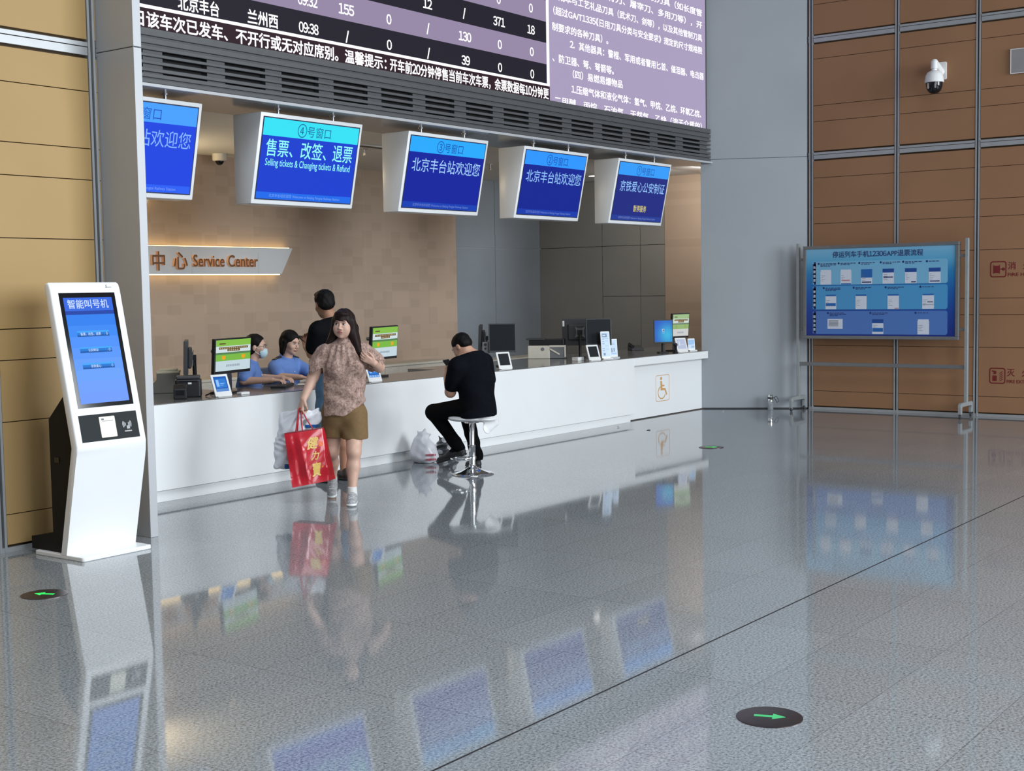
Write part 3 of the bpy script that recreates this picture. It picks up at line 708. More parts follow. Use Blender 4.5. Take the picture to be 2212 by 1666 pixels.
# ================================================================= NOTICE BOARD ON CASTERS
def board():
    T = thing('notice_board', 'wide grey framed notice board on casters with a blue ticket refund guide', 'board', (16.84, 6.5, 0))
    F = frame((16.80, 7.526, 0.970), (0, -1, 0), (0, 0, 1))    # x along the board (toward the viewer's right), y up
    Wd, Ht = 2.07, 1.226
    STG = mat('board_grey_metal', (0.20, 0.205, 0.21), 0.4, 0.4, 0.05, 15); PALE = mat('pale_grey_steel', (0.33, 0.36, 0.37), 0.4, 0.3, 0.05, 15)
    w = MB(); w.M = F
    e = 0.042
    for a, b in (((0, 0), (Wd, e)), ((0, Ht-e), (Wd, Ht)), ((0, e), (e, Ht-e)), ((Wd-e, e), (Wd, Ht-e))): w.box((a[0], a[1], -0.06), (b[0], b[1], 0.012))
    w.build('frame', STG, T, bevel=0.004)
    MB_ = MB(); MB_.M = F; MB_.box((e, e, -0.055), (Wd-e, Ht-e, -0.004)); MB_.build('back_sheet', STG, T)
    # poster artwork (flat print): vertical colour bands are the print itself
    p = MB(); p.M = F; x0, x1, y0, y1 = e, Wd-e, e, Ht-e
    stops = [(0, (10, 40, 128)), (0.25, (14, 62, 150)), (0.5, (16, 92, 172)), (0.72, (34, 128, 186)), (0.86, (90, 168, 208)), (1.0, (126, 184, 218))]
    pm, pnt, pb = nodes('poster_blue_print'); pn = N(pnt); _, _, _, pz = pn.pos()
    pt = pn.m('DIVIDE', pn.m('SUBTRACT', pz, 0.970+y0), y1-y0)
    pnt.links.new(pn.ramp(pt, [(t, s2l(*c)) for t, c in stops]), pb.inputs['Base Color']); pb.inputs['Roughness'].default_value = 0.4
    mats = [pm]; p.rect(x0, y0, x1, y1, 0.0, 0)
    po = flat_faces('poster', p, mats, T)
    PW = mat('poster_white', (0.66, 0.70, 0.80), 0.4, 0, 0.03, 40); NAVY = mat('poster_navy', s2l(16, 40, 104), 0.4, 0, 0); BLU = mat('poster_blue', s2l(28, 100, 176), 0.4, 0, 0); LBL = mat('poster_light_text', (0.60, 0.72, 0.86), 0.4, 0, 0); PINK = mat('poster_red_text', (0.55, 0.25, 0.28), 0.4, 0, 0)
    rowc = [s2l(118, 180, 214), s2l(74, 152, 204), s2l(78, 120, 190)]
    p = MB(); p.M = F; text(p, '停运列车手机12306APP退票流程', 1.014, 1.105, 0.084, 1.207, 'c', 0, 0.016, 0.002); flat_faces('heading_text', p, INK, po)
    S = 2.07/2070.0
    def bx(u): return (u-40)*S*1.026   # zoomed photo px of the board (about 2015 wide) to board metres
    rows = [(0.712, 1.018, '快捷退票', 6, 0), (0.386, 0.697, '普通退票', 4, 1), (0.062, 0.368, '短信退票', 3, 2)]
    thumbs = {6: (0.318, 0.596, 0.878, 1.166, 1.461, 1.767), 4: (0.388, 0.803, 1.233, 1.685), 3: (0.447, 1.029, 1.625)}
    for ya, yb, tab, cnt, ri in rows:
        p = MB(); p.M = F
        pts = rrect(0.130, ya, 1.931, yb, 0.03); p.add([(x, y, 0.0012) for x, y in pts], [list(range(len(pts)))], 0)
        p.rect(0.134, ya+0.03, 0.178, yb-0.03, 0.0018, 1); p.rect(0.150, ya+0.004, 0.178, yb-0.004, 0.0018, 1)
        for k, ch in enumerate(tab): text(p, ch, 0.157, yb-0.075-(yb-ya-0.10)*k/3.6, 0.038, 0.034, 'c', 2, 0.02, 0.0025)
        for k, cx in enumerate(thumbs[cnt]):
            # caption: number disc and lines of fine print
            pts = [(cx-0.10+0.014*math.cos(2*PI*j/14), yb-0.028+0.014*math.sin(2*PI*j/14), 0.002) for j in range(14)]; p.add(pts, [list(range(14))], 1)
            rnd = random.Random(cnt*10+k); nl = {0: 3, 1: 2}.get(k, 2 if k < cnt-1 else 1)
            for j in range(nl):
                x = cx-0.075
                while x < cx+0.115-(0.07 if j == nl-1 else 0):
                    l = rnd.uniform(0.02, 0.05); p.rect(x, yb-0.034-0.017*j, x+l, yb-0.024-0.017*j, 0.002, 4); x += l+rnd.uniform(0.004, 0.012)
            if cnt == 3 and k == 0:
                p.rect(cx-0.105, ya+0.07, cx+0.105, ya+0.20, 0.002, 3)
                for j in range(5): p.rect(cx-0.09, ya+0.105+0.017*j, cx+0.045, ya+0.114+0.017*j, 0.0025, 5)
                continue
            top = ya+0.195; hw = 0.075
            p.rect(cx-hw, ya+0.004, cx+hw, top-0.02, 0.002, 3); p.rect(cx-hw+0.005, top-0.02, cx+hw-0.005, top, 0.002, 6 if (cnt, k) not in ((6, 0), (6, 1), (3, 2)) else 3)
            if (cnt, k) == (6, 2): p.rect(cx-hw, ya+0.085, cx+hw, top, 0.0024, 6)
            if (cnt, k) in ((6, 3), (6, 4), (6, 5), (3, 1)): p.rect(cx-hw, top-0.05, cx+hw, top, 0.0024, 7)
            if (cnt, k) in ((6, 2), (6, 3), (6, 5)): p.rect(cx-hw+0.012, ya+0.020+(0.06 if k == 3 else 0), cx+hw-0.012, ya+0.034+(0.06 if k == 3 else 0), 0.0026, 1)
            if (cnt, k) == (6, 4): p.rect(cx+0.005, ya+0.015, cx+hw-0.008, ya+0.028, 0.0026, 1)
            if (cnt, k) == (6, 1): p.rect(cx-hw+0.02, ya+0.045, cx+hw-0.02, ya+0.062, 0.0026, 8); p.rect(cx-hw+0.01, ya+0.004, cx+hw-0.004, ya+0.016, 0.0026, 6)
            if (cnt, k) == (4, 0): p.rect(cx-hw+0.006, ya+0.045, cx+hw-0.006, ya+0.085, 0.0026, 6)
            if (cnt, k) == (4, 2): p.rect(cx+0.02, ya+0.006, cx+hw-0.004, ya+0.018, 0.0026, 8)
            if (cnt, k) == (4, 3): p.rect(cx-0.01, ya+0.085, cx+hw-0.012, ya+0.10, 0.0026, 5); p.rect(cx-hw+0.004, ya+0.055, cx+hw-0.004, ya+0.060, 0.0026, 5)
            if (cnt, k) == (3, 1): p.rect(cx-hw+0.004, ya+0.035, cx+hw-0.004, ya+0.085, 0.0026, 6)
            for j in range(4):
                yy = ya+0.05+0.022*j
                if yy < top-0.05: p.rect(cx-hw+0.012, yy, cx-hw+0.012+rnd.uniform(0.02, 0.06), yy+0.004, 0.00255, 5)
        flat_faces('guide_row', p, [mat('poster_row_%d' % ri, rowc[ri], 0.4, 0, 0), NAVY, LBL, PW, INK, GINK, BLU, mat('poster_mid_blue', s2l(22, 72, 150), 0.4, 0, 0), PINK], po)
    for y, s in ((7.616, 1), (5.368, -1)):
        w = MB(); w.box((16.815, y-0.02, 0.19), (16.865, y+0.02, 2.235)); po_ = w.build('post', PALE, T, bevel=0.004)
        for z in (1.10, 2.02): 
            b = MB(); b.box((16.83, min(y-s*0.02, y-s*0.10), z-0.018), (16.855, max(y-s*0.02, y-s*0.10), z+0.018)); b.build('bracket', STG, po_, bevel=0.003)
        # bridge-shaped foot
        w = MB(); w.M = Matrix(((1, 0, 0, 0), (0, 0, 1, y-0.02), (0, 1, 0, 0), (0, 0, 0, 1)))
        w.prism([(16.585, 0.055), (16.640, 0.055), (16.640, 0.125), (16.655, 0.145), (16.985, 0.145), (17.0, 0.125), (17.0, 0.055), (17.055, 0.055), (17.055, 0.165), (17.03, 0.195), (16.625, 0.195), (16.595, 0.18), (16.585, 0.15)], 0, 0.04)
        ft = w.build('foot', PALE, T, bevel=0.004)
        for x in (16.612, 17.028):
            c = MB(); c.lathe([(0.0001, -0.010), (0.026, -0.010), (0.028, 0), (0.026, 0.010), (0.0001, 0.010)], 20, 0, Matrix.Translation((x, y, 0.028)) @ Matrix.Rotation(PI/2, 4, 'X'))
            c.box((x-0.014, y-0.016, 0.030), (x+0.014, y-0.012, 0.058), 1); c.box((x-0.014, y+0.012, 0.030), (x+0.014, y+0.016, 0.058), 1); c.box((x-0.016, y-0.018, 0.052), (x+0.016, y+0.018, 0.058), 1)
            c.build('caster', [DGREY, CHROME], ft, smooth=True)
    w = MB(); w.box((16.83, 5.388, 0.605), (16.855, 7.596, 0.655)); w.build('crossbar', STG, T, bevel=0.004)
board()

# ================================================================= RIGHT WALL: camera, plate, fire signs
def right_wall_things():
    T = thing('wall_camera', 'white dome surveillance camera on a bracket high on the brown wall', 'camera', (17.1, 5.80, 4.35))
    # local axes: -x comes out of the wall
    MB().prism(rrect(-0.075, -0.11, 0.075, 0.11, 0.015), 0, 0.018, 0, Matrix(((0, 0, -1, 0), (1, 0, 0, 0), (0, 1, 0, 0.0), (0, 0, 0, 1)))).build('wall_plate', WPLAS, T, False, bevel=0.003)
    w = MB(); w.tube([(-0.015, 0, -0.02), (-0.12, 0.0, 0.04), (-0.235, 0.0, 0.085)], [0.05, 0.042, 0.036], 16, flat=1.15); w.tube([(-0.235, 0, 0.11), (-0.24, 0, 0.09), (-0.245, 0, 0.0)], [0.030, 0.044, 0.044], 20)
    w.build('arm', WPLAS, T, False, smooth=True)
    c = Matrix.Translation((-0.245, 0, 0))
    MB().lathe([(0.035, 0.0), (0.035, -0.02), (0.05, -0.025), (0.085, -0.045), (0.105, -0.085), (0.115, -0.14), (0.118, -0.165), (0.112, -0.172)], 36, 0, c).build('hood', WPLAS, T, False, smooth=True)
    d = MB().lathe([(0.102, -0.168), (0.101, -0.20), (0.095, -0.235), (0.080, -0.27), (0.055, -0.297), (0.025, -0.31), (0.0001, -0.313)], 36, 0, c).build('lens_ball', BGLASS, T, False, smooth=True)
    for s in (-1, 1): 
        MB().prism(rrect(-0.010, -0.035, 0.010, 0.035, 0.009), 0, 0.006, 0, c @ Matrix(((0, 0, -1, -0.088), (-1, 0, 0, s*0.045), (0, 1, 0, -0.215), (0, 0, 0, 1)))).build('lamp_strip', mat('pale_lamp_lens', (0.42, 0.36, 0.33), 0.3, 0, 0), d, False)
    T = thing('wall_plate', 'square grey metal plate on the brown wall at the edge of view', 'plate', (17.1, 4.75, 4.37))
    MB().prism(rrect(-0.19, -0.15, 0.19, 0.15, 0.006), 0, 0.02, 0, Matrix(((0, 0, -1, 0), (-1, 0, 0, 0), (0, 1, 0, 0), (0, 0, 0, 1)))).build('cover', mat('plate_grey', (0.33, 0.31, 0.31), 0.5, 0.2, 0.03, 6), T, False, bevel=0.004)
    w = MB(); 
    for a, b in (((-0.19, -0.15), (0.19, -0.142)), ((-0.19, 0.142), (0.19, 0.15)), ((-0.19, -0.142), (-0.182, 0.142)), ((0.182, -0.142), (0.19, 0.142))): w.box((a[0], a[1], 0.02), (b[0], b[1], 0.024), 0, Matrix(((0, 0, -1, 0), (-1, 0, 0, 0), (0, 1, 0, 0), (0, 0, 0, 1))))
    w.build('edge_frame', WPLAS, T, False)
    for zc, lab, kind, cjk, en in ((1.842, 'red fire hydrant marking on the brown wall, the upper of the pair', 0, '消火栓', 'FIRE HYDRANT'), (0.515, 'red fire extinguisher marking on the brown wall, the lower of the pair', 1, '灭火器', 'FIRE EXTINGUISHER')):
        F = frame((17.0985, 5.065, zc), (0, -1, 0), (0, 0, 1)); p = MB(); p.M = F
        o, i_ = rrect(-0.100, -0.100, 0.100, 0.100, 0.032), rrect(-0.086, -0.086, 0.086, 0.086, 0.022); n = len(o)
        p.add([(x, y, 0) for x, y in o]+[(x, y, 0) for x, y in i_], [(k, (k+1) % n, n+(k+1) % n, n+k) for k in range(n)])
        if kind == 0:
            p.add([(-0.062, 0.055, 0), (-0.055, 0.055, 0), (-0.048, 0.044, 0), (0.005, 0.044, 0), (0.012, 0.055, 0), (0.020, 0.055, 0), (0.020, -0.055, 0), (0.012, -0.055, 0), (0.005, -0.046, 0), (-0.048, -0.046, 0), (-0.055, -0.055, 0), (-0.062, -0.055, 0)], [list(range(12))[::-1]])
            p.rect(0.02, -0.004, 0.05, 0.006); p.add([(0.062+0.02*math.cos(2*PI*k/16), 0.001+0.019*math.sin(2*PI*k/16), 0) for k in range(16)], [list(range(16))])
        else:
            p.rect(-0.06, -0.068, -0.005, 0.002); p.add([(-0.05, 0.02, 0), (-0.015, 0.02, 0), (-0.01, 0.035, 0), (-0.015, 0.062, 0), (-0.068, 0.066, 0), (-0.07, 0.055, 0), (-0.045, 0.045, 0)], [list(range(7))])
            for k in range(5):
                y = -0.058+0.024*k; p.add([(0.02, y-0.008, 0), (0.03, y-0.012, 0), (0.072, y+0.014, 0), (0.06, y+0.018, 0)], [(0, 1, 2, 3)])
        text(p, cjk[0], 0.165, 0.042, 0.095, 0.095, 'c', 0, 0.012, 0.0); text(p, cjk[1], 0.345, 0.042, 0.095, 0.095, 'c', 0, 0.012, 0.0); text(p, cjk[2], 0.525, 0.042, 0.095, 0.095, 'c', 0, 0.012, 0.0)
        text(p, en, 0.115, -0.068, 0.042, 0.50, 'l', 0, 0.02, 0.0)
        tag(flat_faces('fire_equipment_sign', p, REDV), lab, 'sign', 'red fire equipment markings on the wall')
right_wall_things()

# ================================================================= FLOOR GUIDE LIGHTS, BOTTLE, LITTER
def floor_things():
    DISC = mat('spun_dark_metal', (0.13, 0.11, 0.115), 0.32, 0.9, 0.08, 40); ARR = mat('green_arrow_lens', (0.03, 0.25, 0.10), 0.3, 0, 0, emit=s2l(70, 205, 120), estr=0.55); ARRB = mat('bright_green_arrow_lens', (0.03, 0.35, 0.10), 0.3, 0, 0, emit=s2l(30, 245, 90), estr=1.1)
    for (x, y), a, lab, am in (((4.760, 2.276), math.radians(-69), 'dark round floor light with a dim green arrow set in the open granite floor', ARR),
                               ((4.50, 6.655), math.radians(115), 'round floor light with a glowing green arrow in front of the queue kiosk', ARRB),
                               ((12.54, 6.655), math.radians(-62), 'round floor light far across the floor between counter and notice board', ARRB)):
        t = thing('floor_guide_light', lab, 'floor light', (x, y, 0), a, 'green arrow guide lights set in the floor')
        MB().lathe([(0.130, 0.0), (0.130, 0.003), (0.122, 0.005), (0.0001, 0.005)], 48).build('disc', DISC, t, False, smooth=True)
        p = MB(); p.prism([(-0.06, -0.010), (0.012, -0.010), (0.012, -0.032), (0.062, 0.0), (0.012, 0.032), (0.012, 0.010), (-0.06, 0.010)], 0.0045, 0.0062); p.build('arrow', am, t, False)
    t = thing('water_bottle', 'clear water bottle with steel cap and black carry loop standing by the grey corner', 'bottle', (16.74, 7.98, 0))
    GL = mat('clear_bottle_plastic', (0.85, 0.88, 0.90), 0.08, 0, 0, trans=0.75)
    MB().lathe([(0.036, 0.0), (0.038, 0.006), (0.038, 0.10), (0.034, 0.115), (0.034, 0.128)], 28).build('body', GL, t, False, smooth=True)
    MB().lathe([(0.033, 0.006), (0.035, 0.01), (0.035, 0.09), (0.0001, 0.09)], 28).build('water', mat('bottled_water', (0.70, 0.74, 0.78), 0.05, 0, 0, trans=0.5), t, False, smooth=True)
    MB().lathe([(0.038, 0.150), (0.038, 0.172), (0.036, 0.174)], 28).build('collar', BLACK, t, False, smooth=True)
    MB().lathe([(0.036, 0.115), (0.037, 0.150), (0.034, 0.174), (0.033, 0.205), (0.028, 0.209), (0.0001, 0.209)], 28).build('cap', CHROME, t, False, smooth=True)
    MB().tube([(0.02, -0.036, 0.165), (0.03, -0.075, 0.185), (0.025, -0.10, 0.15), (0.02, -0.105, 0.11), (0.02, -0.085, 0.10), (0.02, -0.07, 0.13), (0.02, -0.045, 0.168)], 0.004, 8).build('carry_loop', BLACK, t, False, smooth=True)
    for (x, y), lab, m_, sc in (((13.84, 8.60), 'crumpled pale wrapper on the floor beside the counter plinth', WPLAS, 0.035), ((13.69, 8.10), 'dark scrap lying on the floor by the wheelchair bay', DGREY, 0.035), ((16.2, 8.42), 'small white scrap on the floor near the counter end', WPLAS, 0.025)):
        rnd = random.Random(int(x*100)); w = MB()
        vs = [(rnd.uniform(-1, 1)*sc, rnd.uniform(-0.6, 0.6)*sc, rnd.uniform(0.002, 0.5)*sc) for _ in range(8)]
        bm = bmesh.new()
        for p_ in vs: bm.verts.new((p_[0]+x, p_[1]+y, p_[2]))
        bmesh.ops.convex_hull(bm, input=bm.verts); me = bpy.data.meshes.new('litter_scrap'); bm.to_mesh(me); bm.free(); me.materials.append(m_)
        ob = bpy.data.objects.new('litter_scrap', me); COL.objects.link(ob)
        tag(ob, lab, 'litter', 'scraps on the floor by the counter')
floor_things()

# ================================================================= THINGS ON THE COUNTER
CT = 0.8088
def customer_display(label, loc, rotz, wd, ht, pale=False):
    """a green ticket-information monitor on a pole bracket; local: x along the screen, -y is its face"""
    T = thing('customer_monitor', label, 'monitor', loc, rotz, 'green ticket information monitors on the counter')
    b = 0.185-0.0
    F = Matrix.Rotation(math.radians(4), 4, 'X') @ frame((0, -0.045, 0), (1, 0, 0), (0, 0, 1))
    w = MB(); w.M = F; w.box((-wd/2, b, -0.035), (wd/2, b+ht, 0.0)); w.build('casing', BLACK, T, False, bevel=0.004)
    x0, x1, y0, y1 = -wd/2+0.014, wd/2-0.010, b+0.026, b+ht-0.012
    H = y1-y0; w = MB(); w.M = F
    G = [glow('info_green_top', (134, 190, 74)), glow('info_white', (206, 222, 226)), glow('info_dark_green', (86, 128, 84)), glow('info_green', (122, 184, 70)), glow('info_pale', (196, 214, 222))]
    if pale: G = [glow('faded_green_top', (158, 190, 138)), glow('faded_white', (204, 214, 208)), glow('faded_dark_green', (112, 136, 110)), glow('faded_green', (146, 180, 118)), glow('faded_pale', (204, 206, 204))]
    for (a, c, mi) in ((0.80, 1.0, 0), (0.595, 0.80, 1), (0.53, 0.595, 2), (0.325, 0.53, 3), (0.0, 0.325, 4)): w.rect(x0, y0+H*a, x1, y0+H*c, 0.001, mi)
    sc = flat_faces('display', w, G, T, False)
    BR = glow('info_brown', (96, 74, 42)); OR = glow('faded_orange', (150, 166, 84)) if pale else glow('info_orange', (236, 164, 30)); GY = glow('info_grey_text', (150, 164, 178)); LT = glow('info_line_text', (176, 160, 120))
    W = x1-x0; p = MB(); p.M = F; rnd = random.Random(3)
    p.rect(x0+W*0.09, y0+H*0.86, x0+W*0.27, y0+H*0.90, 0.002, 0)
    p.rect(x0+W*0.08, y0+H*0.70, x0+W*0.92, y0+H*0.77, 0.002, 0); p.rect(x0+W*0.32, y0+H*0.625, x0+W*0.68, y0+H*0.70, 0.002, 0)
    for k in range(13): p.rect(x0+W*(0.10+0.062*k), y0+H*0.715, x0+W*(0.14+0.062*k), y0+H*0.755, 0.0024, 3)
    for k in range(5): p.rect(x0+W*(0.35+0.062*k), y0+H*0.640, x0+W*(0.39+0.062*k), y0+H*0.685, 0.0024, 3)
    for cx in (0.22, 0.79):
        q = [(-0.05, 0.06), (0.05, 0.06), (0.05, -0.02), (0.062, -0.02), (0.0, -0.075), (-0.062, -0.02), (-0.05, -0.02)]
        p.add([(x0+W*(cx+a), y0+H*0.43+H*bb, 0.002) for a, bb in q], [list(range(7))[::-1]], 1)
    for k in range(8): p.rect(x0+W*(0.30+0.05*k), y0+H*0.13, x0+W*(0.335+0.05*k), y0+H*0.20, 0.002, 2)
    flat_faces('display_print', p, [BR, OR, GY, LT], sc, False)
    w = MB(); w.tube([(0, 0.06, 0.0), (0, 0.06, b+ht*0.55)], 0.016, 16); w.box((-0.03, -0.02, b+ht*0.40), (0.03, 0.07, b+ht*0.55)); w.build('pole', DGREY, T, False, smooth=True)
    MB().prism(rrect(-0.10, -0.06, 0.10, 0.13, 0.02), 0, 0.016).build('foot', BLACK, T, False, bevel=0.003)
    w = MB(); w.tube([(-0.10, 0.02, b+ht*0.62), (-0.10, 0.085, b+ht*0.62)], [0.02, 0.02], 14); w.box((-0.09, 0.03, b+ht*0.38), (-0.03, 0.07, b+ht*0.60)); w.build('bracket', MGREY, T, False, bevel=0.003)
    return T
def plain_monitor(label, loc, rotz, wd, ht, b, back=False, tilt=4, front=None, sticker=False, hub=False):
    """office monitor; local -y is the screen side, +y the back"""
    T = thing('office_monitor', label, 'monitor', loc, rotz, 'office monitors on the counter')
    R_ = Matrix.Translation((0, 0, b)) @ Matrix.Rotation(math.radians(-tilt), 4, 'X')
    w = MB(); w.box((-wd/2, -0.022, 0), (wd/2, 0.012, ht), 0, R_); w.build('panel', DGREY, T, False, bevel=0.004)
    w = MB(); w.box((-wd*0.33, 0.012, ht*0.22), (wd*0.33, 0.045, ht*0.80), 0, R_); hs = w.build('rear_hump', DGREY, T, False, bevel=0.012)
    w = MB(); w.box((-0.05, 0.045, ht*0.36), (0.05, 0.052, ht*0.66), 0, R_)
    for s in (-1, 1):
        for t in (-1, 1): w.prism([(s*0.05-s*0.02, t*0.05-t*0.02), (s*0.05, t*0.05-t*0.03), (s*0.066, t*0.07), (s*0.05-s*0.03, t*0.05)], 0.052, 0.058, 0, R_ @ Matrix.Translation((0, 0, ht*0.51)) @ Matrix(((1, 0, 0, 0), (0, 0, 1, 0), (0, 1, 0, 0), (0, 0, 0, 1))))
    w.build('mount', MGREY, T, False)
    w = MB(); w.tube([(0, 0.075, 0.01), (0, 0.070, b+ht*0.5), ], 0.018, 14); w.box((-0.03, 0.04, b+ht*0.42), (0.03, 0.09, b+ht*0.58)); w.build('stand', BLACK, T, False, smooth=True)
    MB().prism(rrect(-0.075, 0.0, 0.075, 0.13, 0.03), 0, 0.014).build('foot', BLACK, T, False, bevel=0.003)
    if hub:
        w = MB(); w.box((-wd/2-0.075, 0.02, b-0.06), (-wd/2+0.01, 0.08, b+0.12)); w.box((-wd/2+0.01, 0.05, b+0.02), (-0.03, 0.08, b+0.06)); hb = w.build('dock', MGREY, T, False, bevel=0.004)
        w = MB()
        for z, r in ((0.09, 0.016), (0.045, 0.012), (-0.02, 0.013)): w.lathe([(r, 0), (r, 0.004), (0.0001, 0.004)], 16, 0, Matrix.Translation((-wd/2-0.04, 0.02, b+z)) @ Matrix.Rotation(PI/2, 4, 'X'))
        w.build('port', BLACK, hb, False)
    w = MB(); F = R_ @ frame((0, -0.0225, 0), (1, 0, 0), (0, 0, 1)); w.M = F
    if front is None:
        w.rect(-wd/2+0.012, 0.02, wd/2-0.012, ht-0.012, 0.001); flat_faces('screen', w, MATTE, T, False)
    else:
        nx, ny = 10, 10; mats = []; x0, x1, y0, y1 = -wd/2+0.012, wd/2-0.012, 0.02, ht-0.012
        for i in range(nx):
            for j in range(ny):
                u, v = (i+0.5)/nx, (j+0.5)/ny; g = math.exp(-((u-0.72)**2+(v-0.35)**2)*3.2)
                c = (46+20*g, 84+96*g, 190+30*g)
                mats.append(glow('desktop_%d_%d' % (i, j), c)); w.rect(x0+(x1-x0)*i/nx, y0+(y1-y0)*j/ny, x0+(x1-x0)*(i+1)/nx, y0+(y1-y0)*(j+1)/ny, 0.001, len(mats)-1)
        d = flat_faces('screen', w, mats, T, False)
        p = MB(); p.M = F; p.rect(-0.017, ht*0.50, 0.013, ht*0.50+0.035, 0.002, 0); p.rect(-0.010, ht*0.50+0.006, 0.008, ht*0.50+0.028, 0.0024, 1); p.rect(-0.02, ht*0.44, 0.018, ht*0.45, 0.002, 0)
        flat_faces('login_tile', p, [glow('login_white', (190, 210, 235)), glow('login_grey', (70, 90, 120))], d, False)
    if sticker:
        w = MB(); w.box((wd/2-0.03, 0.012, ht*0.72), (wd/2-0.006, 0.0135, ht*0.93), 0, R_); w.build('sticker', WPLAS, T, False)
    return T
def tablet(label, loc, rotz, kind):
    """white counter tablet leaning back on a foot; local -y is the face"""
    T = thing('counter_tablet', label, 'tablet', loc, rotz, 'white rating tablets on the counter')
    R_ = Matrix.Rotation(math.radians(-22), 4, 'X')
    F = R_ @ frame((0, 0, 0), (1, 0, 0), (0, 0, 1))
    wd, ht = 0.172, 0.205
    w = MB(); w.M = F; w.prism(rrect(-wd/2, 0.004, wd/2, ht, 0.008), -0.012, 0.0); w.build('frame', WPLAS, T, False, bevel=0.002)
    w = MB(); w.box((-0.07, -0.01, 0.0), (0.07, 0.10, 0.008)); w.prism([(0.012, 0.008), (0.095, 0.008), (0.075, 0.13), (0.058, 0.13)], -0.012, 0.012, 0, Matrix(((0, 0, 1, 0), (1, 0, 0, 0), (0, 1, 0, 0), (0, 0, 0, 1)))); w.build('foot', WPLAS, T, False, bevel=0.002)
    w = MB(); w.M = F; x0, x1, y0, y1 = -wd/2+0.020, wd/2-0.020, 0.048, ht-0.020
    if kind == 'off': w.rect(x0, y0, x1, y1, 0.0008); flat_faces('screen', w, MATTE, T, False)
    elif kind == 'pale':
        w.rect(x0, y0, x1, y1, 0.0008, 0); w.rect(x0+0.028, y0+0.045, x0+0.045, y1-0.03, 0.0012, 1); w.rect(x0+0.06, y0+0.06, x1-0.02, y0+0.066, 0.0012, 1)
        flat_faces('screen', w, [glow('tablet_pale', (182, 192, 218)), glow('tablet_pale_light', (214, 222, 240))], T, False)
    else:
        w.rect(x0, y0, x1, y1, 0.0008, 0); w.rect(x0+0.012, y0+0.035, x1-0.012, y1-0.02, 0.0011, 1)
        w.rect(x0+0.018, y0+0.045, x0+0.045, y1-0.03, 0.0014, 2); w.rect(x0, y0, x1, y0+0.026, 0.0014, 3)
        if kind == 'menu':
            for k in range(4): w.rect(x0+0.006+0.032*k, y0+0.004, x0+0.026+0.032*k, y0+0.02, 0.0018, 2)
        w.rect(x0+0.055, y0+0.07, x1-0.03, y0+0.075, 0.0014, 2); w.rect(x0+0.055, y0+0.055, x1-0.045, y0+0.059, 0.0014, 2)
        flat_faces('screen', w, [glow('tablet_blue', (24, 92, 178)), glow('tablet_mid_blue', (48, 124, 212)), glow('tablet_light', (148, 194, 250)), glow('tablet_foot', (92, 142, 208))], T, False)
    return T
def card_holder(label, loc, rotz, wd, ht, kind):
    T = thing('card_holder', label, 'sign holder', loc, rotz, 'upright leaflet holders on the counter')
    R_ = Matrix.Rotation(math.radians(-7), 4, 'X'); F = R_ @ frame((0, 0, 0), (1, 0, 0), (0, 0, 1))
    w = MB(); w.M = F; w.prism(rrect(-wd/2, 0.012, wd/2, ht, 0.012 if kind != 'clear' else 0.002), -0.008, 0.0, 0); sheet = w.build('sheet', [WPLAS], T, False, bevel=0.001)
    MB().box((-wd/2-0.005, -0.045, 0), (wd/2+0.005, 0.05, 0.014)).build('base', WPLAS if kind != 'clear' else mat('clear_acrylic', (0.8, 0.85, 0.9), 0.1, 0, 0, trans=0.6), T, False, bevel=0.002)
    p = MB(); p.M = F; x0, x1, y0, y1 = -wd/2+0.008, wd/2-0.008, 0.03, ht-0.012; H = y1-y0; W = x1-x0
    PB = mat('leaflet_pale_blue', (0.50, 0.64, 0.82), 0.4, 0, 0.05, 30); PD = mat('leaflet_slate', (0.16, 0.24, 0.36), 0.5, 0, 0.05, 30); PS = mat('leaflet_sky', (0.30, 0.52, 0.80), 0.5, 0, 0.1, 30)
    p.rect(x0, y0, x1, y1, 0.0008, 0)
    if kind == 'list':
        p.rect(x0+W*.1, y0+H*.80, x0+W*.72, y0+H*.95, 0.0014, 1); p.rect(x0+W*.16, y0+H*.84, x0+W*.55, y0+H*.90, 0.0018, 0)
        for yy in (.72, .62, .52, .32, .24): p.rect(x0+W*.1, y0+H*yy, x0+W*.35, y0+H*(yy+.025), 0.0014, 1)
        for yy in (.74, .65, .44, .3): p.rect(x0+W*.45, y0+H*yy, x0+W*.85, y0+H*(yy+.008), 0.0014, 1)
        p.rect(x0+W*.18, y0+H*.05, x0+W*.42, y0+H*.15, 0.0014, 1)
    elif kind == 'clear':
        for yy in (.78, .70): p.rect(x0+W*.2, y0+H*yy, x0+W*.75, y0+H*(yy+.02), 0.0014, 1)
        p.rect(x0+W*.25, y0+H*.2, x0+W*.38, y0+H*.48, 0.0014, 1); p.rect(x0+W*.55, y0+H*.24, x0+W*.68, y0+H*.48, 0.0014, 1); p.rect(x0+W*.2, y0+H*.10, x0+W*.95, y0+H*.15, 0.0014, 2)
    else:
        p.rect(x0, y0+H*.45, x1, y0+H*.95, 0.0014, 2)
        for k in range(4): p.add([(x0+W*(.45+.13*k), y0+H*.10, .0014), (x0+W*(.50+.13*k), y0+H*.10, .0014), (x0+W*(.60+.12*k), y0+H*.32, .0014), (x0+W*(.55+.12*k), y0+H*.32, .0014)], [(0, 1, 2, 3)], 1)
    flat_faces('print', p, [PB, PD, PS], sheet, False)
    return T

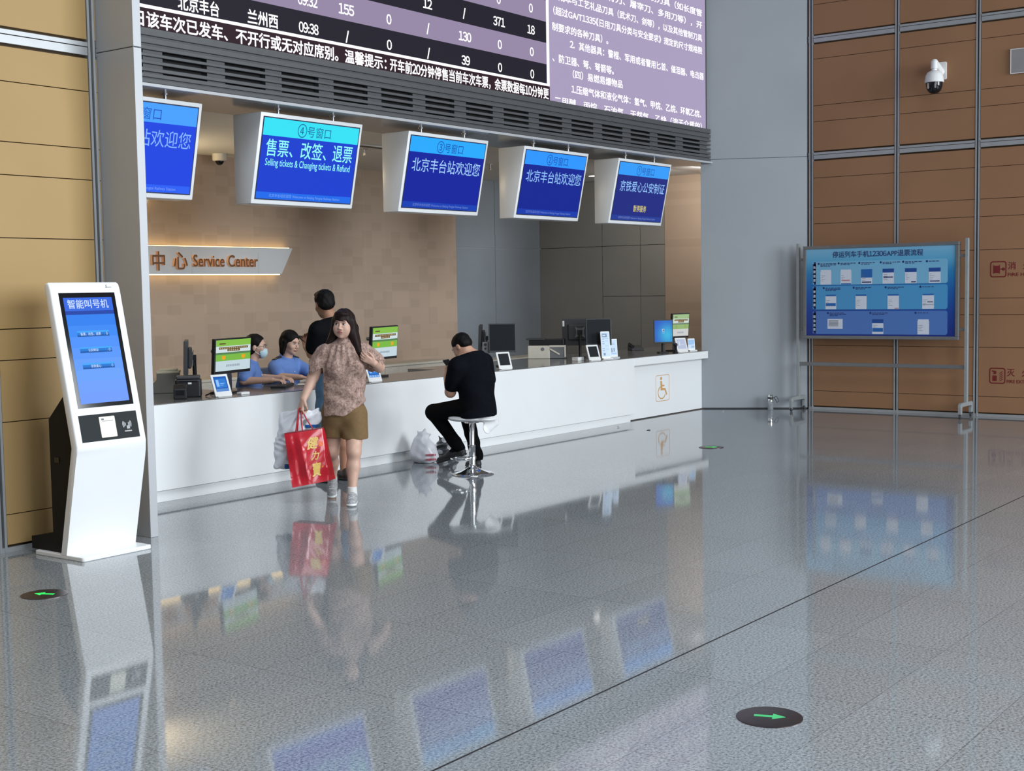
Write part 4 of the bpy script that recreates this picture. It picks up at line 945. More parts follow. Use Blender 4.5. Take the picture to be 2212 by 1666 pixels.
R15 = math.radians(15)
def counter_things():
    customer_display('green information monitor at the counter left end, before the masked clerk', (8.13, 9.145, CT), R15, 0.575, 0.312)
    customer_display('green information monitor standing behind the walking woman', (10.395, 9.365, CT), R15, 0.59, 0.345)
    customer_display('pale green information monitor standing at the counter end by the grey corner', (16.17, 9.10, CT), math.radians(-12), 0.35, 0.335, True)
    plain_monitor('grey monitor seen edge-on beside the left green information monitor', (7.96, 9.49, CT), math.radians(229), 0.50, 0.315, 0.16, tilt=2)
    plain_monitor('narrow grey monitor seen edge-on behind the seated man', (12.42, 9.60, CT), math.radians(216), 0.50, 0.315, 0.16, tilt=2)
    plain_monitor('upright black-screened monitor behind the seated man', (12.31, 9.20, CT), math.radians(-52), 0.31, 0.33, 0.165, hub=True)
    plain_monitor('dark monitor turned backwards with a white sticker, by the printer', (14.32, 9.46, CT), math.radians(120), 0.46, 0.34, 0.155, sticker=True)
    plain_monitor('black-screened monitor overlapping the one with the white sticker', (14.16, 9.08, CT), math.radians(-48), 0.32, 0.335, 0.165)
    plain_monitor('glowing blue login-screen monitor near the counter end', (15.60, 8.985, CT), math.radians(-53), 0.255, 0.315, 0.13, front='desktop')
    tablet('white tablet with blue screen before the left green monitor', (7.845, 8.868, CT), math.radians(-6), 'blue')
    tablet('white tablet with a row of icons beside the walking woman', (9.79, 8.868, CT), math.radians(-6), 'menu')
    tablet('white tablet half hidden behind the seated man', (11.93, 8.868, CT), math.radians(-22), 'off')
    tablet('white tablet with a dark screen beside the tall leaflet stand', (13.75, 8.868, CT), math.radians(-22), 'off')
    tablet('white tablet with a pale screen in front of the blue login monitor', (15.93, 8.868, CT), math.radians(-26), 'pale')
    card_holder('tall white leaflet stand listing services beside the dark tablet', (14.10, 8.93, CT), math.radians(-30), 0.125, 0.345, 'list')
    card_holder('clear acrylic leaflet stand to the right of the tall white one', (14.38, 9.0, CT), math.radians(-30), 0.12, 0.24, 'clear')
    card_holder('small sky blue leaflet stand at the end of the counter', (16.28, 8.93, CT), math.radians(-30), 0.11, 0.17, 'sky')
    # small white boxes
    tag(MB().cbox((13.67, 9.07, CT+0.022), (0.13, 0.09, 0.044), 0).build('card_box', WPLAS, bevel=0.004), 'low white box on the counter beside the dark tablet', 'box')
    tag(MB().cbox((8.10, 8.91, CT+0.011), (0.10, 0.06, 0.022)).build('card_reader', WPLAS, bevel=0.004), 'small white card reader beside the blue-screen tablet', 'card reader')
    # receipt printer etc. at the left end
    T = thing('ticket_printer', 'black ticket printer with white labels behind the blue-screen tablet', 'printer', (7.70, 9.16, CT), math.radians(-42))
    MB().prism(rrect(-0.11, -0.10, 0.11, 0.10, 0.02), 0.0, 0.155).build('body', BLACK, T, False, bevel=0.012)
    MB().box((-0.10, -0.08, 0.155), (0.10, 0.09, 0.185)).build('lid', DGREY, T, False, bevel=0.01)
    w = MB(); w.box((-0.06, -0.1015, 0.075), (-0.01, -0.100, 0.11)); w.box((0.0, -0.1015, 0.115), (0.03, -0.100, 0.13)); w.build('label', WPLAS, T, False)
    MB().box((-0.08, -0.105, 0.135), (0.08, -0.095, 0.145)).build('paper_slot', BGLASS, T, False)
    T = thing('document_printer', 'beige printer with grey side at the left end of the counter', 'printer', (7.93, 9.75, CT), math.radians(-42))
    M_ = Matrix(((1, 0, 0, 0), (0, 0, -1, 0), (0, 1, 0, 0), (0, 0, 0, 1)))
    w = MB(); w.prism([(-0.14, 0.055), (-0.12, 0.0), (0.13, 0.0), (0.13, 0.175), (-0.07, 0.175), (-0.07, 0.12)], -0.10, 0.10, 0, M_); w.build('body', mat('printer_grey_side', (0.15, 0.145, 0.125), 0.5, 0, 0.04, 10), T, False, bevel=0.006)
    MB().box((-0.075, -0.105, 0.175), (0.135, 0.105, 0.20)).build('top_cover', BEIGE, T, False, bevel=0.008)
    MB().box((-0.05, -0.08, 0.20), (0.11, 0.09, 0.215)).build('paper_tray', BEIGE, T, False, bevel=0.004)
    T = thing('passport_scanner', 'small black scanner with slanted glass in front of the black printer', 'scanner', (7.50, 9.03, CT), math.radians(-42))
    w = MB(); w.prism([(-0.05, 0), (0.05, 0), (0.045, 0.115), (0.02, 0.125), (-0.045, 0.09)], -0.055, 0.055, 0, Matrix(((0, 0, 1, 0), (1, 0, 0, 0), (0, 1, 0, 0), (0, 0, 0, 1)))); w.build('body', BLACK, T, False, bevel=0.008)
    MB().box((-0.035, -0.0515, 0.035), (0.035, -0.048, 0.075)).build('window', BGLASS, T, False)
    T = thing('laser_printer', 'boxy cream printer with black scanner lid on the counter', 'printer', (14.02, 9.74, CT), math.radians(-62))
    MB().box((-0.26, -0.10, 0.0), (0.02, 0.14, 0.165)).build('body', CREAM, T, False, bevel=0.008)
    MB().box((0.02, -0.095, 0.004), (0.22, 0.14, 0.16)).build('side_panel', MGREY, T, False, bevel=0.004)
    w = MB(); w.box((0.015, -0.103, 0.145), (0.225, -0.093, 0.168)); w.box((0.205, -0.103, 0.02), (0.225, -0.093, 0.15)); w.prism([(0.02, 0.115), (0.03, 0.13), (0.15, 0.06), (0.14, 0.045)], 0.098, 0.104, 0, Matrix(((1, 0, 0, 0), (0, 0, -1, 0), (0, 1, 0, 0), (0, 0, 0, 1)))); w.build('frame_rails', CREAM, T, False)
    MB().box((-0.245, -0.09, 0.172), (0.20, 0.13, 0.245)).build('scanner_unit', BLACK, T, False, bevel=0.008)
    MB().box((-0.28, -0.10, 0.235), (-0.05, 0.12, 0.255)).build('paper_feed', DGREY, T, False, bevel=0.006)
    MB().lathe([(0.022, 0), (0.022, 0.003), (0.0001, 0.003)], 20, 0, Matrix.Translation((-0.07, -0.1005, 0.12)) @ Matrix.Rotation(PI/2, 4, 'X')).build('button', MGREY, T, False)
    T = thing('desk_phone', 'low grey desk telephone lying behind the blue login monitor', 'telephone', (16.18, 9.76, CT), math.radians(-40))
    w = MB(); w.prism([(-0.10, 0), (0.10, 0), (0.10, 0.07), (-0.10, 0.03)], -0.09, 0.09, 0, Matrix(((0, 0, 1, 0), (1, 0, 0, 0), (0, 1, 0, 0), (0, 0, 0, 1)))); w.build('base', DGREY, T, False, bevel=0.006)
    MB().tube([(-0.07, -0.08, 0.055), (-0.07, 0.0, 0.075), (-0.07, 0.08, 0.085)], [0.022, 0.016, 0.022], 12).build('handset', BLACK, T, False, smooth=True)
    T = thing('barcode_scanner', 'black handheld scanner on a stand under the blue login monitor', 'scanner', (15.60, 8.80, CT), math.radians(-60))
    MB().tube([(0, 0.0, 0.0), (0, 0.01, 0.05), (0.0, -0.01, 0.10)], [0.035, 0.018, 0.02], 14).build('handle', BLACK, T, False, smooth=True)
    MB().ball((0, -0.02, 0.115), (0.028, 0.05, 0.025)).build('head', BLACK, T, False, smooth=True)
    T = thing('paper_stack', 'papers lying by the clerks on the granite counter', 'paper', (9.28, 9.22, CT))
    for k in range(3):
        MB().cbox((0, 0, 0.001+0.0012*k), (0.21, 0.297, 0.001), 0, Matrix.Rotation(0.5+0.12*k, 4, 'Z')).build('sheet', WPLAS, T, False)
    T = thing('keyboard', 'black keyboard under the hands of the masked clerk', 'keyboard', (8.93, 9.28, CT), math.radians(35))
    MB().box((-0.22, -0.07, 0), (0.22, 0.07, 0.018)).build('body', BLACK, T, False, bevel=0.004)
    w = MB()
    for r in range(5):
        for c in range(14): w.box((-0.21+0.03*c, -0.062+0.025*r, 0.018), (-0.184+0.03*c, -0.041+0.025*r, 0.024))
    w.build('keys', DGREY, T, False)
    # cables and a black tray at the counter's left end
    tag(MB().tube([(7.80, 9.06, CT+0.006), (7.83, 9.01, CT+0.03), (7.88, 9.0, CT+0.05), (7.95, 9.04, CT+0.02), (8.02, 9.02, CT+0.006), (7.92, 8.98, CT+0.006)], 0.006, 8).build('cable', BLACK, smooth=True), 'black cable looping behind the blue-screen tablet', 'cable')
    tag(MB().cbox((7.20, 9.36, CT+0.02), (0.36, 0.26, 0.04)).build('document_tray', BLACK, bevel=0.006), 'flat black tray beside the portal jamb on the counter', 'tray')
counter_things()

# ================================================================= BAR STOOL
def stool():
    T = thing('bar_stool', 'white and chrome bar stool under the man in black', 'stool', (9.689, 7.609, 0))
    MB().lathe([(0.197, 0.0), (0.200, 0.004), (0.197, 0.010), (0.17, 0.016), (0.12, 0.028), (0.075, 0.045), (0.045, 0.062), (0.034, 0.075), (0.034, 0.085), (0.03, 0.09)], 56).build('base', CHROME, T, False, smooth=True, angle=60)
    MB().lathe([(0.030, 0.085), (0.030, 0.26), (0.033, 0.265), (0.024, 0.27), (0.024, 0.47), (0.07, 0.475), (0.07, 0.485)], 32).build('column', CHROME, T, False, smooth=True)
    pts = [(0.0, 0.0, 0.15)]
    ring = [Vector((-0.10+0.085*math.cos(a), 0.06+0.085*math.sin(a), 0.15)) for a in [2*PI*k/28 for k in range(28)]]
    w = MB(); w.tube(ring, 0.009, 10, closed=True); w.tube([(-0.03, 0.015, 0.15), (0.0, 0, 0.15)], 0.012, 10); w.lathe([(0.032, 0.135), (0.036, 0.14), (0.036, 0.162), (0.032, 0.167)], 28)
    w.build('footrest', CHROME, T, False, smooth=True)
    MB().tube([(0.0, 0, 0.475), (-0.05, -0.02, 0.44), (-0.075, -0.03, 0.395)], 0.005, 8).build('lift_lever', DGREY, T, False, smooth=True)
    return T
STOOL = stool()
# ================================================================= ORGANIC SURFACES
class Field:
    """signed-distance field on a grid; shapes blend into ONE continuous surface"""
    def __init__(s, lo, hi, v):
        s.lo = np.array(lo, np.float32); s.v = v
        s.n = np.ceil((np.array(hi)-s.lo)/v).astype(int)+1
        s.ax = [s.lo[i]+v*np.arange(s.n[i], dtype=np.float32) for i in range(3)]
        s.D = np.full(tuple(s.n), 0.5, np.float32)
    def sub(s, lo, hi, pad):
        sl = []
        for i in range(3):
            a = int(max(0, math.floor((lo[i]-pad-s.lo[i])/s.v))); b = int(min(s.n[i], math.ceil((hi[i]+pad-s.lo[i])/s.v)+1))
            if b <= a: return None, None
            sl.append(slice(a, b))
        X = s.ax[0][sl[0]][:, None, None]; Y = s.ax[1][sl[1]][None, :, None]; Z = s.ax[2][sl[2]][None, None, :]
        return tuple(sl), (X, Y, Z)
    def put(s, sl, d, k, op='add'):
        a = s.D[sl]
        if op == 'add':
            if k > 0:
                h = np.clip(0.5+0.5*(a-d)/k, 0, 1); s.D[sl] = a+(d-a)*h-k*h*(1-h)
            else: s.D[sl] = np.minimum(a, d)
        else:
            d = -d
            if k > 0:
                h = np.clip(0.5-0.5*(a-d)/k, 0, 1); s.D[sl] = a+(d-a)*h+k*h*(1-h)
            else: s.D[sl] = np.maximum(a, d)
    def cap(s, a, b, ra, rb=None, k=0.012, op='add', flat=None):
        rb = ra if rb is None else rb
        a = np.array(a, float); b = np.array(b, float); R_ = max(ra, rb)
        fa, ff = (np.array(flat[0], float), flat[1]) if flat else (None, 1.0)
        if fa is not None: fa = fa/np.linalg.norm(fa)
        ext = R_*max(1.0, ff)
        sl, P = s.sub(np.minimum(a, b)-ext, np.maximum(a, b)+ext, k+3*s.v)
        if sl is None: return s
        d = b-a; L2 = float(d@d)+1e-12
        px, py, pz = P[0]-a[0], P[1]-a[1], P[2]-a[2]
        t = np.clip((px*d[0]+py*d[1]+pz*d[2])/L2, 0, 1)
        qx, qy, qz = px-t*d[0], py-t*d[1], pz-t*d[2]
        if fa is not None:
            w = (qx*fa[0]+qy*fa[1]+qz*fa[2])*(1.0/ff-1.0)
            qx, qy, qz = qx+w*fa[0], qy+w*fa[1], qz+w*fa[2]
        dist = np.sqrt(qx*qx+qy*qy+qz*qz)-(ra+(rb-ra)*t)
        if ff < 1: dist = dist*(0.5+0.5*ff)
        s.put(sl, dist.astype(np.float32), k, op); return s
    def ell(s, c, r, rot=None, k=0.012, op='add'):
        c = np.array(c, float); r = np.array(r, float); R_ = r.max()
        sl, P = s.sub(c-R_, c+R_, k+3*s.v)
        if sl is None: return s
        px, py, pz = P[0]-c[0], P[1]-c[1], P[2]-c[2]
        if rot is not None:
            m = np.array(rot, float)   # rows: local axes
            px, py, pz = (px*m[0, 0]+py*m[0, 1]+pz*m[0, 2]), (px*m[1, 0]+py*m[1, 1]+pz*m[1, 2]), (px*m[2, 0]+py*m[2, 1]+pz*m[2, 2])
        k0 = np.sqrt((px/r[0])**2+(py/r[1])**2+(pz/r[2])**2); k1 = np.sqrt((px/r[0]**2)**2+(py/r[1]**2)**2+(pz/r[2]**2)**2)+1e-9
        s.put(sl, (k0*(k0-1.0)/k1).astype(np.float32), k, op); return s
    def clip(s, n, o, k=0.0):
        """keep the side where (p-o).n < 0"""
        n = np.array(n, float); n /= np.linalg.norm(n)
        d = (s.ax[0][:, None, None]-o[0])*n[0]+(s.ax[1][None, :, None]-o[1])*n[1]+(s.ax[2][None, None, :]-o[2])*n[2]
        s.put((slice(None),)*3, (-d).astype(np.float32), k, 'cut'); return s
    def wave(s, fn):
        s.D += fn(s.ax[0][:, None, None], s.ax[1][None, :, None], s.ax[2][None, None, :]).astype(np.float32); return s
    def surface(s):
        D = s.D; D[0, :, :] = D[-1, :, :] = 0.1; D[:, 0, :] = D[:, -1, :] = 0.1; D[:, :, 0] = D[:, :, -1] = 0.1
        S = D < 0
        c = [S[i:S.shape[0]-1+i, j:S.shape[1]-1+j, k:S.shape[2]-1+k] for i in (0, 1) for j in (0, 1) for k in (0, 1)]
        any_ = c[0].copy(); all_ = c[0].copy()
        for q in c[1:]: any_ |= q; all_ &= q
        act = any_ & ~all_
        I = np.argwhere(act); idx = np.full(act.shape, -1, np.int64); idx[act] = np.arange(len(I))
        co = [(i, j, k) for i in (0, 1) for j in (0, 1) for k in (0, 1)]
        val = np.stack([D[I[:, 0]+i, I[:, 1]+j, I[:, 2]+k] for i, j, k in co], 1)
        acc = np.zeros((len(I), 3)); cnt = np.zeros(len(I))
        for a in range(8):
            for b in range(a+1, 8):
                if sum(abs(co[a][q]-co[b][q]) for q in range(3)) != 1: continue
                va, vb = val[:, a], val[:, b]; m = (va < 0) != (vb < 0)
                t = np.where(m, va/np.where(m, va-vb, 1), 0)
                pa = np.array(co[a], float); pb = np.array(co[b], float)
                acc += np.where(m[:, None], pa+(pb-pa)*t[:, None], 0); cnt += m
        V = (I+acc/np.maximum(cnt, 1)[:, None])*s.v+s.lo
        Q = []
        for axis in range(3):
            o1, o2 = (axis+1) % 3, (axis+2) % 3
            sl0 = [slice(1, -1)]*3; sl1 = [slice(1, -1)]*3
            sl0[axis] = slice(0, -1); sl1[axis] = slice(1, None)
            A, B = S[tuple(sl0)], S[tuple(sl1)]
            e = np.argwhere(A != B); 
            if not len(e): continue
            flip = A[tuple(e.T)]
            base = e.copy(); base[:, o1] += 1; base[:, o2] += 1
            def cell(d1, d2):
                q = base.copy(); q[:, o1] += d1-1; q[:, o2] += d2-1
                return idx[tuple(q.T)]
            q = np.stack([cell(0, 0), cell(1, 0), cell(1, 1), cell(0, 1)], 1)
            q[~flip] = q[~flip][:, ::-1]; Q.append(q)
        Q = np.concatenate(Q)
        return V, Q
    def mesh(s, name, mats, parent=None, slot=None, relax=1, keep_largest=False):
        V, Q = s.surface()
        for _ in range(relax):
            A = np.zeros_like(V); n = np.zeros(len(V))
            for i in range(4):
                a, b = Q[:, i], Q[:, (i+1) % 4]
                np.add.at(A, a, V[b]); np.add.at(n, a, 1); np.add.at(A, b, V[a]); np.add.at(n, b, 1)
            V = V*0.4+A/np.maximum(n, 1)[:, None]*0.6
        if keep_largest:
            lab = np.arange(len(V))
            while True:
                m = lab[Q].min(1); new = lab.copy()
                for i in range(4): np.minimum.at(new, Q[:, i], m)
                new = new[new]
                if (new == lab).all(): break
                lab = new
            u, c = np.unique(lab, return_counts=True); best = u[c.argmax()]
            Q = Q[lab[Q[:, 0]] == best]; keep = np.unique(Q); re = np.full(len(V), -1); re[keep] = np.arange(len(keep)); V = V[keep]; Q = re[Q]
        me = bpy.data.meshes.new(name)
        me.vertices.add(len(V)); me.vertices.foreach_set('co', V.astype(np.float32).ravel())
        me.loops.add(len(Q)*4); me.loops.foreach_set('vertex_index', Q.astype(np.int32).ravel())
        me.polygons.add(len(Q)); me.polygons.foreach_set('loop_start', np.arange(0, len(Q)*4, 4, dtype=np.int32))
        mats = mats if isinstance(mats, (list, tuple)) else [mats]
        for m_ in mats: me.materials.append(m_)
        if slot is not None:
            C = V[Q].mean(1); me.polygons.foreach_set('material_index', slot(C).astype(np.int32))
        me.polygons.foreach_set('use_smooth', np.ones(len(Q), bool))
        me.update(calc_edges=True); me.validate()
        o = bpy.data.objects.new(name, me); COL.objects.link(o)
        if parent is not None: o.parent = parent
        return o
def nv(*p):
    p = np.array(p, float); return p/np.linalg.norm(p)
def axes(f, up=(0, 0, 1)):
    f = nv(*f); r = np.cross(f, up); r /= np.linalg.norm(r); u = np.cross(r, f); return r, f, u   # right of the figure, front, up

SKIN = mat('skin_light', (0.56, 0.345, 0.26), 0.5, 0, 0.04, 25)
SKIND = mat('skin_tanned', (0.36, 0.175, 0.105), 0.5, 0, 0.05, 25)
SKINM = mat('skin_medium', (0.50, 0.28, 0.19), 0.5, 0, 0.04, 25)
HAIRB = mat('black_hair', (0.006, 0.005, 0.005), 0.6, 0, 0.3, 60, stretch=(1, 1, 0.15), spec=0.13)
HAIRBR = mat('dark_brown_hair', (0.014, 0.0065, 0.0055), 0.55, 0, 0.4, 60, stretch=(1, 1, 0.12), spec=0.18)
LIP = mat('lips', (0.30, 0.095, 0.09), 0.4, 0, 0.03, 60)
EYEW = mat('eye_white', (0.62, 0.60, 0.58), 0.25, 0, 0); IRIS = mat('dark_iris', (0.008, 0.006, 0.005), 0.15, 0, 0)
BROW = mat('eyebrow_hair', (0.035, 0.022, 0.018), 0.7, 0, 0.1, 80)

def head(F, c, f, up=(0, 0, 1), s=1.0, female=True, ear=True):
    """c = centre of the skull between the ears; f = facing. Returns a point function (right, front, up) -> world"""
    r, f, u = axes(f, up); m = np.stack([r, f, u]); c = np.array(c, float)
    P = lambda a, b, d: c+s*(r*a+f*b+u*d)
    E = lambda p, rad, k=0.012, op='add': F.ell(p, [s*q for q in rad], m, s*k, op)
    E(P(0, -0.012, 0.035), (0.073, 0.090, 0.082), 0.02)           # skull
    E(P(0, 0.030, -0.010), (0.062, 0.058, 0.075), 0.03)           # face mass
    E(P(0, 0.040, -0.070), (0.046, 0.045, 0.040), 0.03)           # jaw
    E(P(0, 0.066, -0.098), (0.020, 0.018, 0.016), 0.02)           # chin
    for q in (-1, 1):
        E(P(q*0.036, 0.062, -0.030), (0.024, 0.022, 0.024), 0.02)  # cheek
        E(P(q*0.031, 0.092, 0.004), (0.017, 0.012, 0.010), 0.010, 'cut')   # eye socket
        if ear: E(P(q*0.074, -0.012, -0.012), (0.009, 0.018, 0.030), 0.006)
    E(P(0, 0.083, 0.026), (0.045, 0.010, 0.008), 0.014)           # brow
    F.cap(P(0, 0.089, 0.004), P(0, 0.105, -0.028), 0.007*s, 0.009*s, 0.010*s)   # nose bridge
    E(P(0, 0.107, -0.032), (0.011, 0.011, 0.009), 0.007)
    for q in (-1, 1): E(P(q*0.012, 0.097, -0.036), (0.008, 0.009, 0.007), 0.006)
    E(P(0, 0.090, -0.058), (0.022, 0.010, 0.007), 0.008); E(P(0, 0.088, -0.069), (0.018, 0.010, 0.008), 0.008)
    return P, m
def face_parts(T, P, m, s=1.0, mouth_open=0.0, gaze=(0, 0), lipmat=None):
    for q in (-1, 1):
        F = Field(P(q*0.031, 0.084, 0.002)-0.03, P(q*0.031, 0.084, 0.002)+0.03, 0.0016)
        F.ell(P(q*0.031, 0.0795, 0.003), [s*v for v in (0.0150, 0.010, 0.0068)], m, 0)
        ctr = P(q*0.031+gaze[0], 0.089, 0.003+gaze[1])
        F.mesh('eye', [EYEW, IRIS], T, lambda C: (np.linalg.norm((C-ctr)@m.T*np.array([1, 0.2, 1]), axis=1) < 0.0068*s))
        B = Field(P(q*0.031, 0.088, 0.024)-0.035, P(q*0.031, 0.088, 0.024)+0.035, 0.0016)
        B.cap(P(q*0.015, 0.0935, 0.0245), P(q*0.034, 0.091, 0.0275), 0.0026*s, 0.0026*s, 0.002).cap(P(q*0.034, 0.091, 0.0275), P(q*0.050, 0.080, 0.022), 0.003*s, 0.0018*s, 0.002)
        B.cap(P(q*0.017, 0.090, 0.0085), P(q*0.031, 0.0915, 0.0115), 0.0018*s, 0.002*s, 0.001).cap(P(q*0.031, 0.0915, 0.0115), P(q*0.047, 0.083, 0.007), 0.002*s, 0.0016*s, 0.001)
        B.mesh('eyebrow', BROW, T)
    L = Field(P(0, 0.094, -0.063)-0.035, P(0, 0.094, -0.063)+0.035, 0.0016)
    g = 0.003+mouth_open
    for q in (-1, 1): L.cap(P(0, 0.1010, -0.0595+g/2), P(q*0.022, 0.0945, -0.063), 0.0050*s, 0.0034*s, 0.002); L.cap(P(0, 0.0990, -0.0665-g/2), P(q*0.020, 0.0935, -0.0645), 0.0060*s, 0.0034*s, 0.002)
    if mouth_open: L.ell(P(0, 0.092, -0.063), [0.014*s, 0.006*s, (g/2+0.002)*s], m, 0)
    L.mesh('lips', lipmat or LIP, T)
def hand(F, w, d, n, side, s=1.0, curl=(0.5, 0.6, 0.65, 0.7), thumb=0.5, spread=0.06):
    """wrist w, palm direction d, palm normal n (palm faces n); side=+1: thumb on the d x n side"""
    d = nv(*d); n = np.array(n, float); n = nv(*(n-d*(n@d))); b = np.cross(d, n)*side; w = np.array(w, float)
    F.cap(w-d*0.01*s, w+d*0.03*s, 0.024*s, 0.026*s, 0.012*s, flat=(n, 0.65))
    for q in (-0.024, -0.008, 0.008, 0.024): F.cap(w+d*0.025*s+b*q*0.7*s, w+d*0.085*s+b*q*s, 0.0125*s, 0.0115*s, 0.010*s)
    for i, q in enumerate((0.028, 0.0095, -0.0095, -0.028)):
        ln = (0.070, 0.078, 0.072, 0.056)[i]*s; r = (0.0088, 0.009, 0.0086, 0.0076)[i]*s
        p = w+d*(0.088 if i in (1, 2) else 0.083)*s+b*q*s; a = 0.15+curl[i]*0.6; dd = nv(*(d+b*q*2.0*spread))
        for j, fr in enumerate((0.45, 0.31, 0.24)):
            v = dd*math.cos(a)+n*math.sin(a); e = p+v*ln*fr
            F.cap(p, e, r*(1-0.06*j), r*(0.95-0.08*j), 0.0035*s); p = e; a += curl[i]*(1.3 if j == 0 else 1.0)
    p = w+d*0.022*s+b*0.022*s; v = nv(*(d*0.65+b*0.72+n*0.25))
    F.cap(p-d*0.01, p+v*0.030*s, 0.0135*s, 0.0115*s, 0.008*s); p = p+v*0.030*s
    v = nv(*(d*0.85+b*(0.5-0.7*thumb)+n*(0.2+0.8*thumb))); F.cap(p, p+v*0.028*s, 0.0108*s, 0.0098*s, 0.004*s); p = p+v*0.028*s
    v = nv(*(d*0.8+b*(0.2-0.8*thumb)+n*(0.1+0.9*thumb))); F.cap(p, p+v*0.024*s, 0.0096*s, 0.0082*s, 0.004*s)
def shoe(T, heel, toe, mats, s=1.0, name='shoe', ankle=None, v=0.004):
    heel = np.array(heel, float); toe = np.array(toe, float); d = nv(*(toe-heel)); L = np.linalg.norm(toe-heel)
    side = nv(*np.cross(d, (0, 0, 1))); up = np.cross(side, d)
    lo = np.minimum(heel, toe)-0.10; hi = np.maximum(heel, toe)+0.14
    F = Field(lo, hi, v)
    F.cap(heel+d*0.038+up*0.042, heel+d*L*0.5+up*0.045, 0.038*s, 0.040*s, 0.02)
    F.cap(heel+d*L*0.45+up*0.040, heel+d*(L-0.042)+up*0.028, 0.040*s, 0.038*s, 0.02, flat=(up, 0.75))
    F.cap(heel+d*0.045+up*0.05, heel+d*0.05+up*0.085, 0.036*s, 0.034*s, 0.02)
    F.cap(heel+d*0.06+up*0.075, heel+d*L*0.62+up*0.045, 0.030*s, 0.024*s, 0.02)
    F.cap(heel+d*0.036+up*0.012, heel+d*(L-0.042)+up*0.012, 0.040*s, 0.043*s, 0.004, flat=(up, 0.42))
    F.clip(-up, heel+up*0.0)
    h = heel.copy(); u_ = up.copy()
    o = F.mesh(name, mats, T, lambda C: ((C-h)@u_ < 0.024) if len(mats) > 1 else np.zeros(len(C)))
    return d, side, up
def figure(name, label, loc, ang, cat='person'):
    """local axes: x to the right as the camera sees it, y away from the camera, z up"""
    return thing(name, label, cat, loc, math.radians(ang)-PI/2)

# ================================================================= STOOL SEAT
def seat():
    r_ = math.radians(38.14)-PI/2; loc = Matrix.Translation((9.689, 7.609, 0)) @ Matrix.Rotation(r_, 4, 'Z')
    F = Field((-0.26, -0.24, 0.36), (0.30, 0.26, 0.60), 0.004)
    F.cap((-0.11, 0.02, 0.518), (0.13, 0.0, 0.513), 0.105, 0.105, 0.02, flat=((0, 0, 1), 0.27))
    F.ell((-0.02, 0.01, 0.515), (0.17, 0.16, 0.026), None, 0.03)
    F.ell((0.13, 0.0, 0.512), (0.10, 0.15, 0.026), None, 0.03)
    F.cap((0.20, -0.06, 0.505), (0.135, -0.10, 0.425), 0.075, 0.050, 0.03, flat=((0.75, -0.55, 0.35), 0.22))
    F.cap((0.20, 0.06, 0.505), (0.150, 0.02, 0.430), 0.075, 0.050, 0.03, flat=((0.85, -0.3, 0.35), 0.22))
    o = F.mesh('seat', mat('white_vinyl', (0.72, 0.72, 0.73), 0.3, 0, 0.02, 10), None, None, 2)
    o.parent = STOOL; o.matrix_parent_inverse = Matrix.Identity(4)
    o.matrix_basis = Matrix.Rotation(r_, 4, 'Z')
seat()

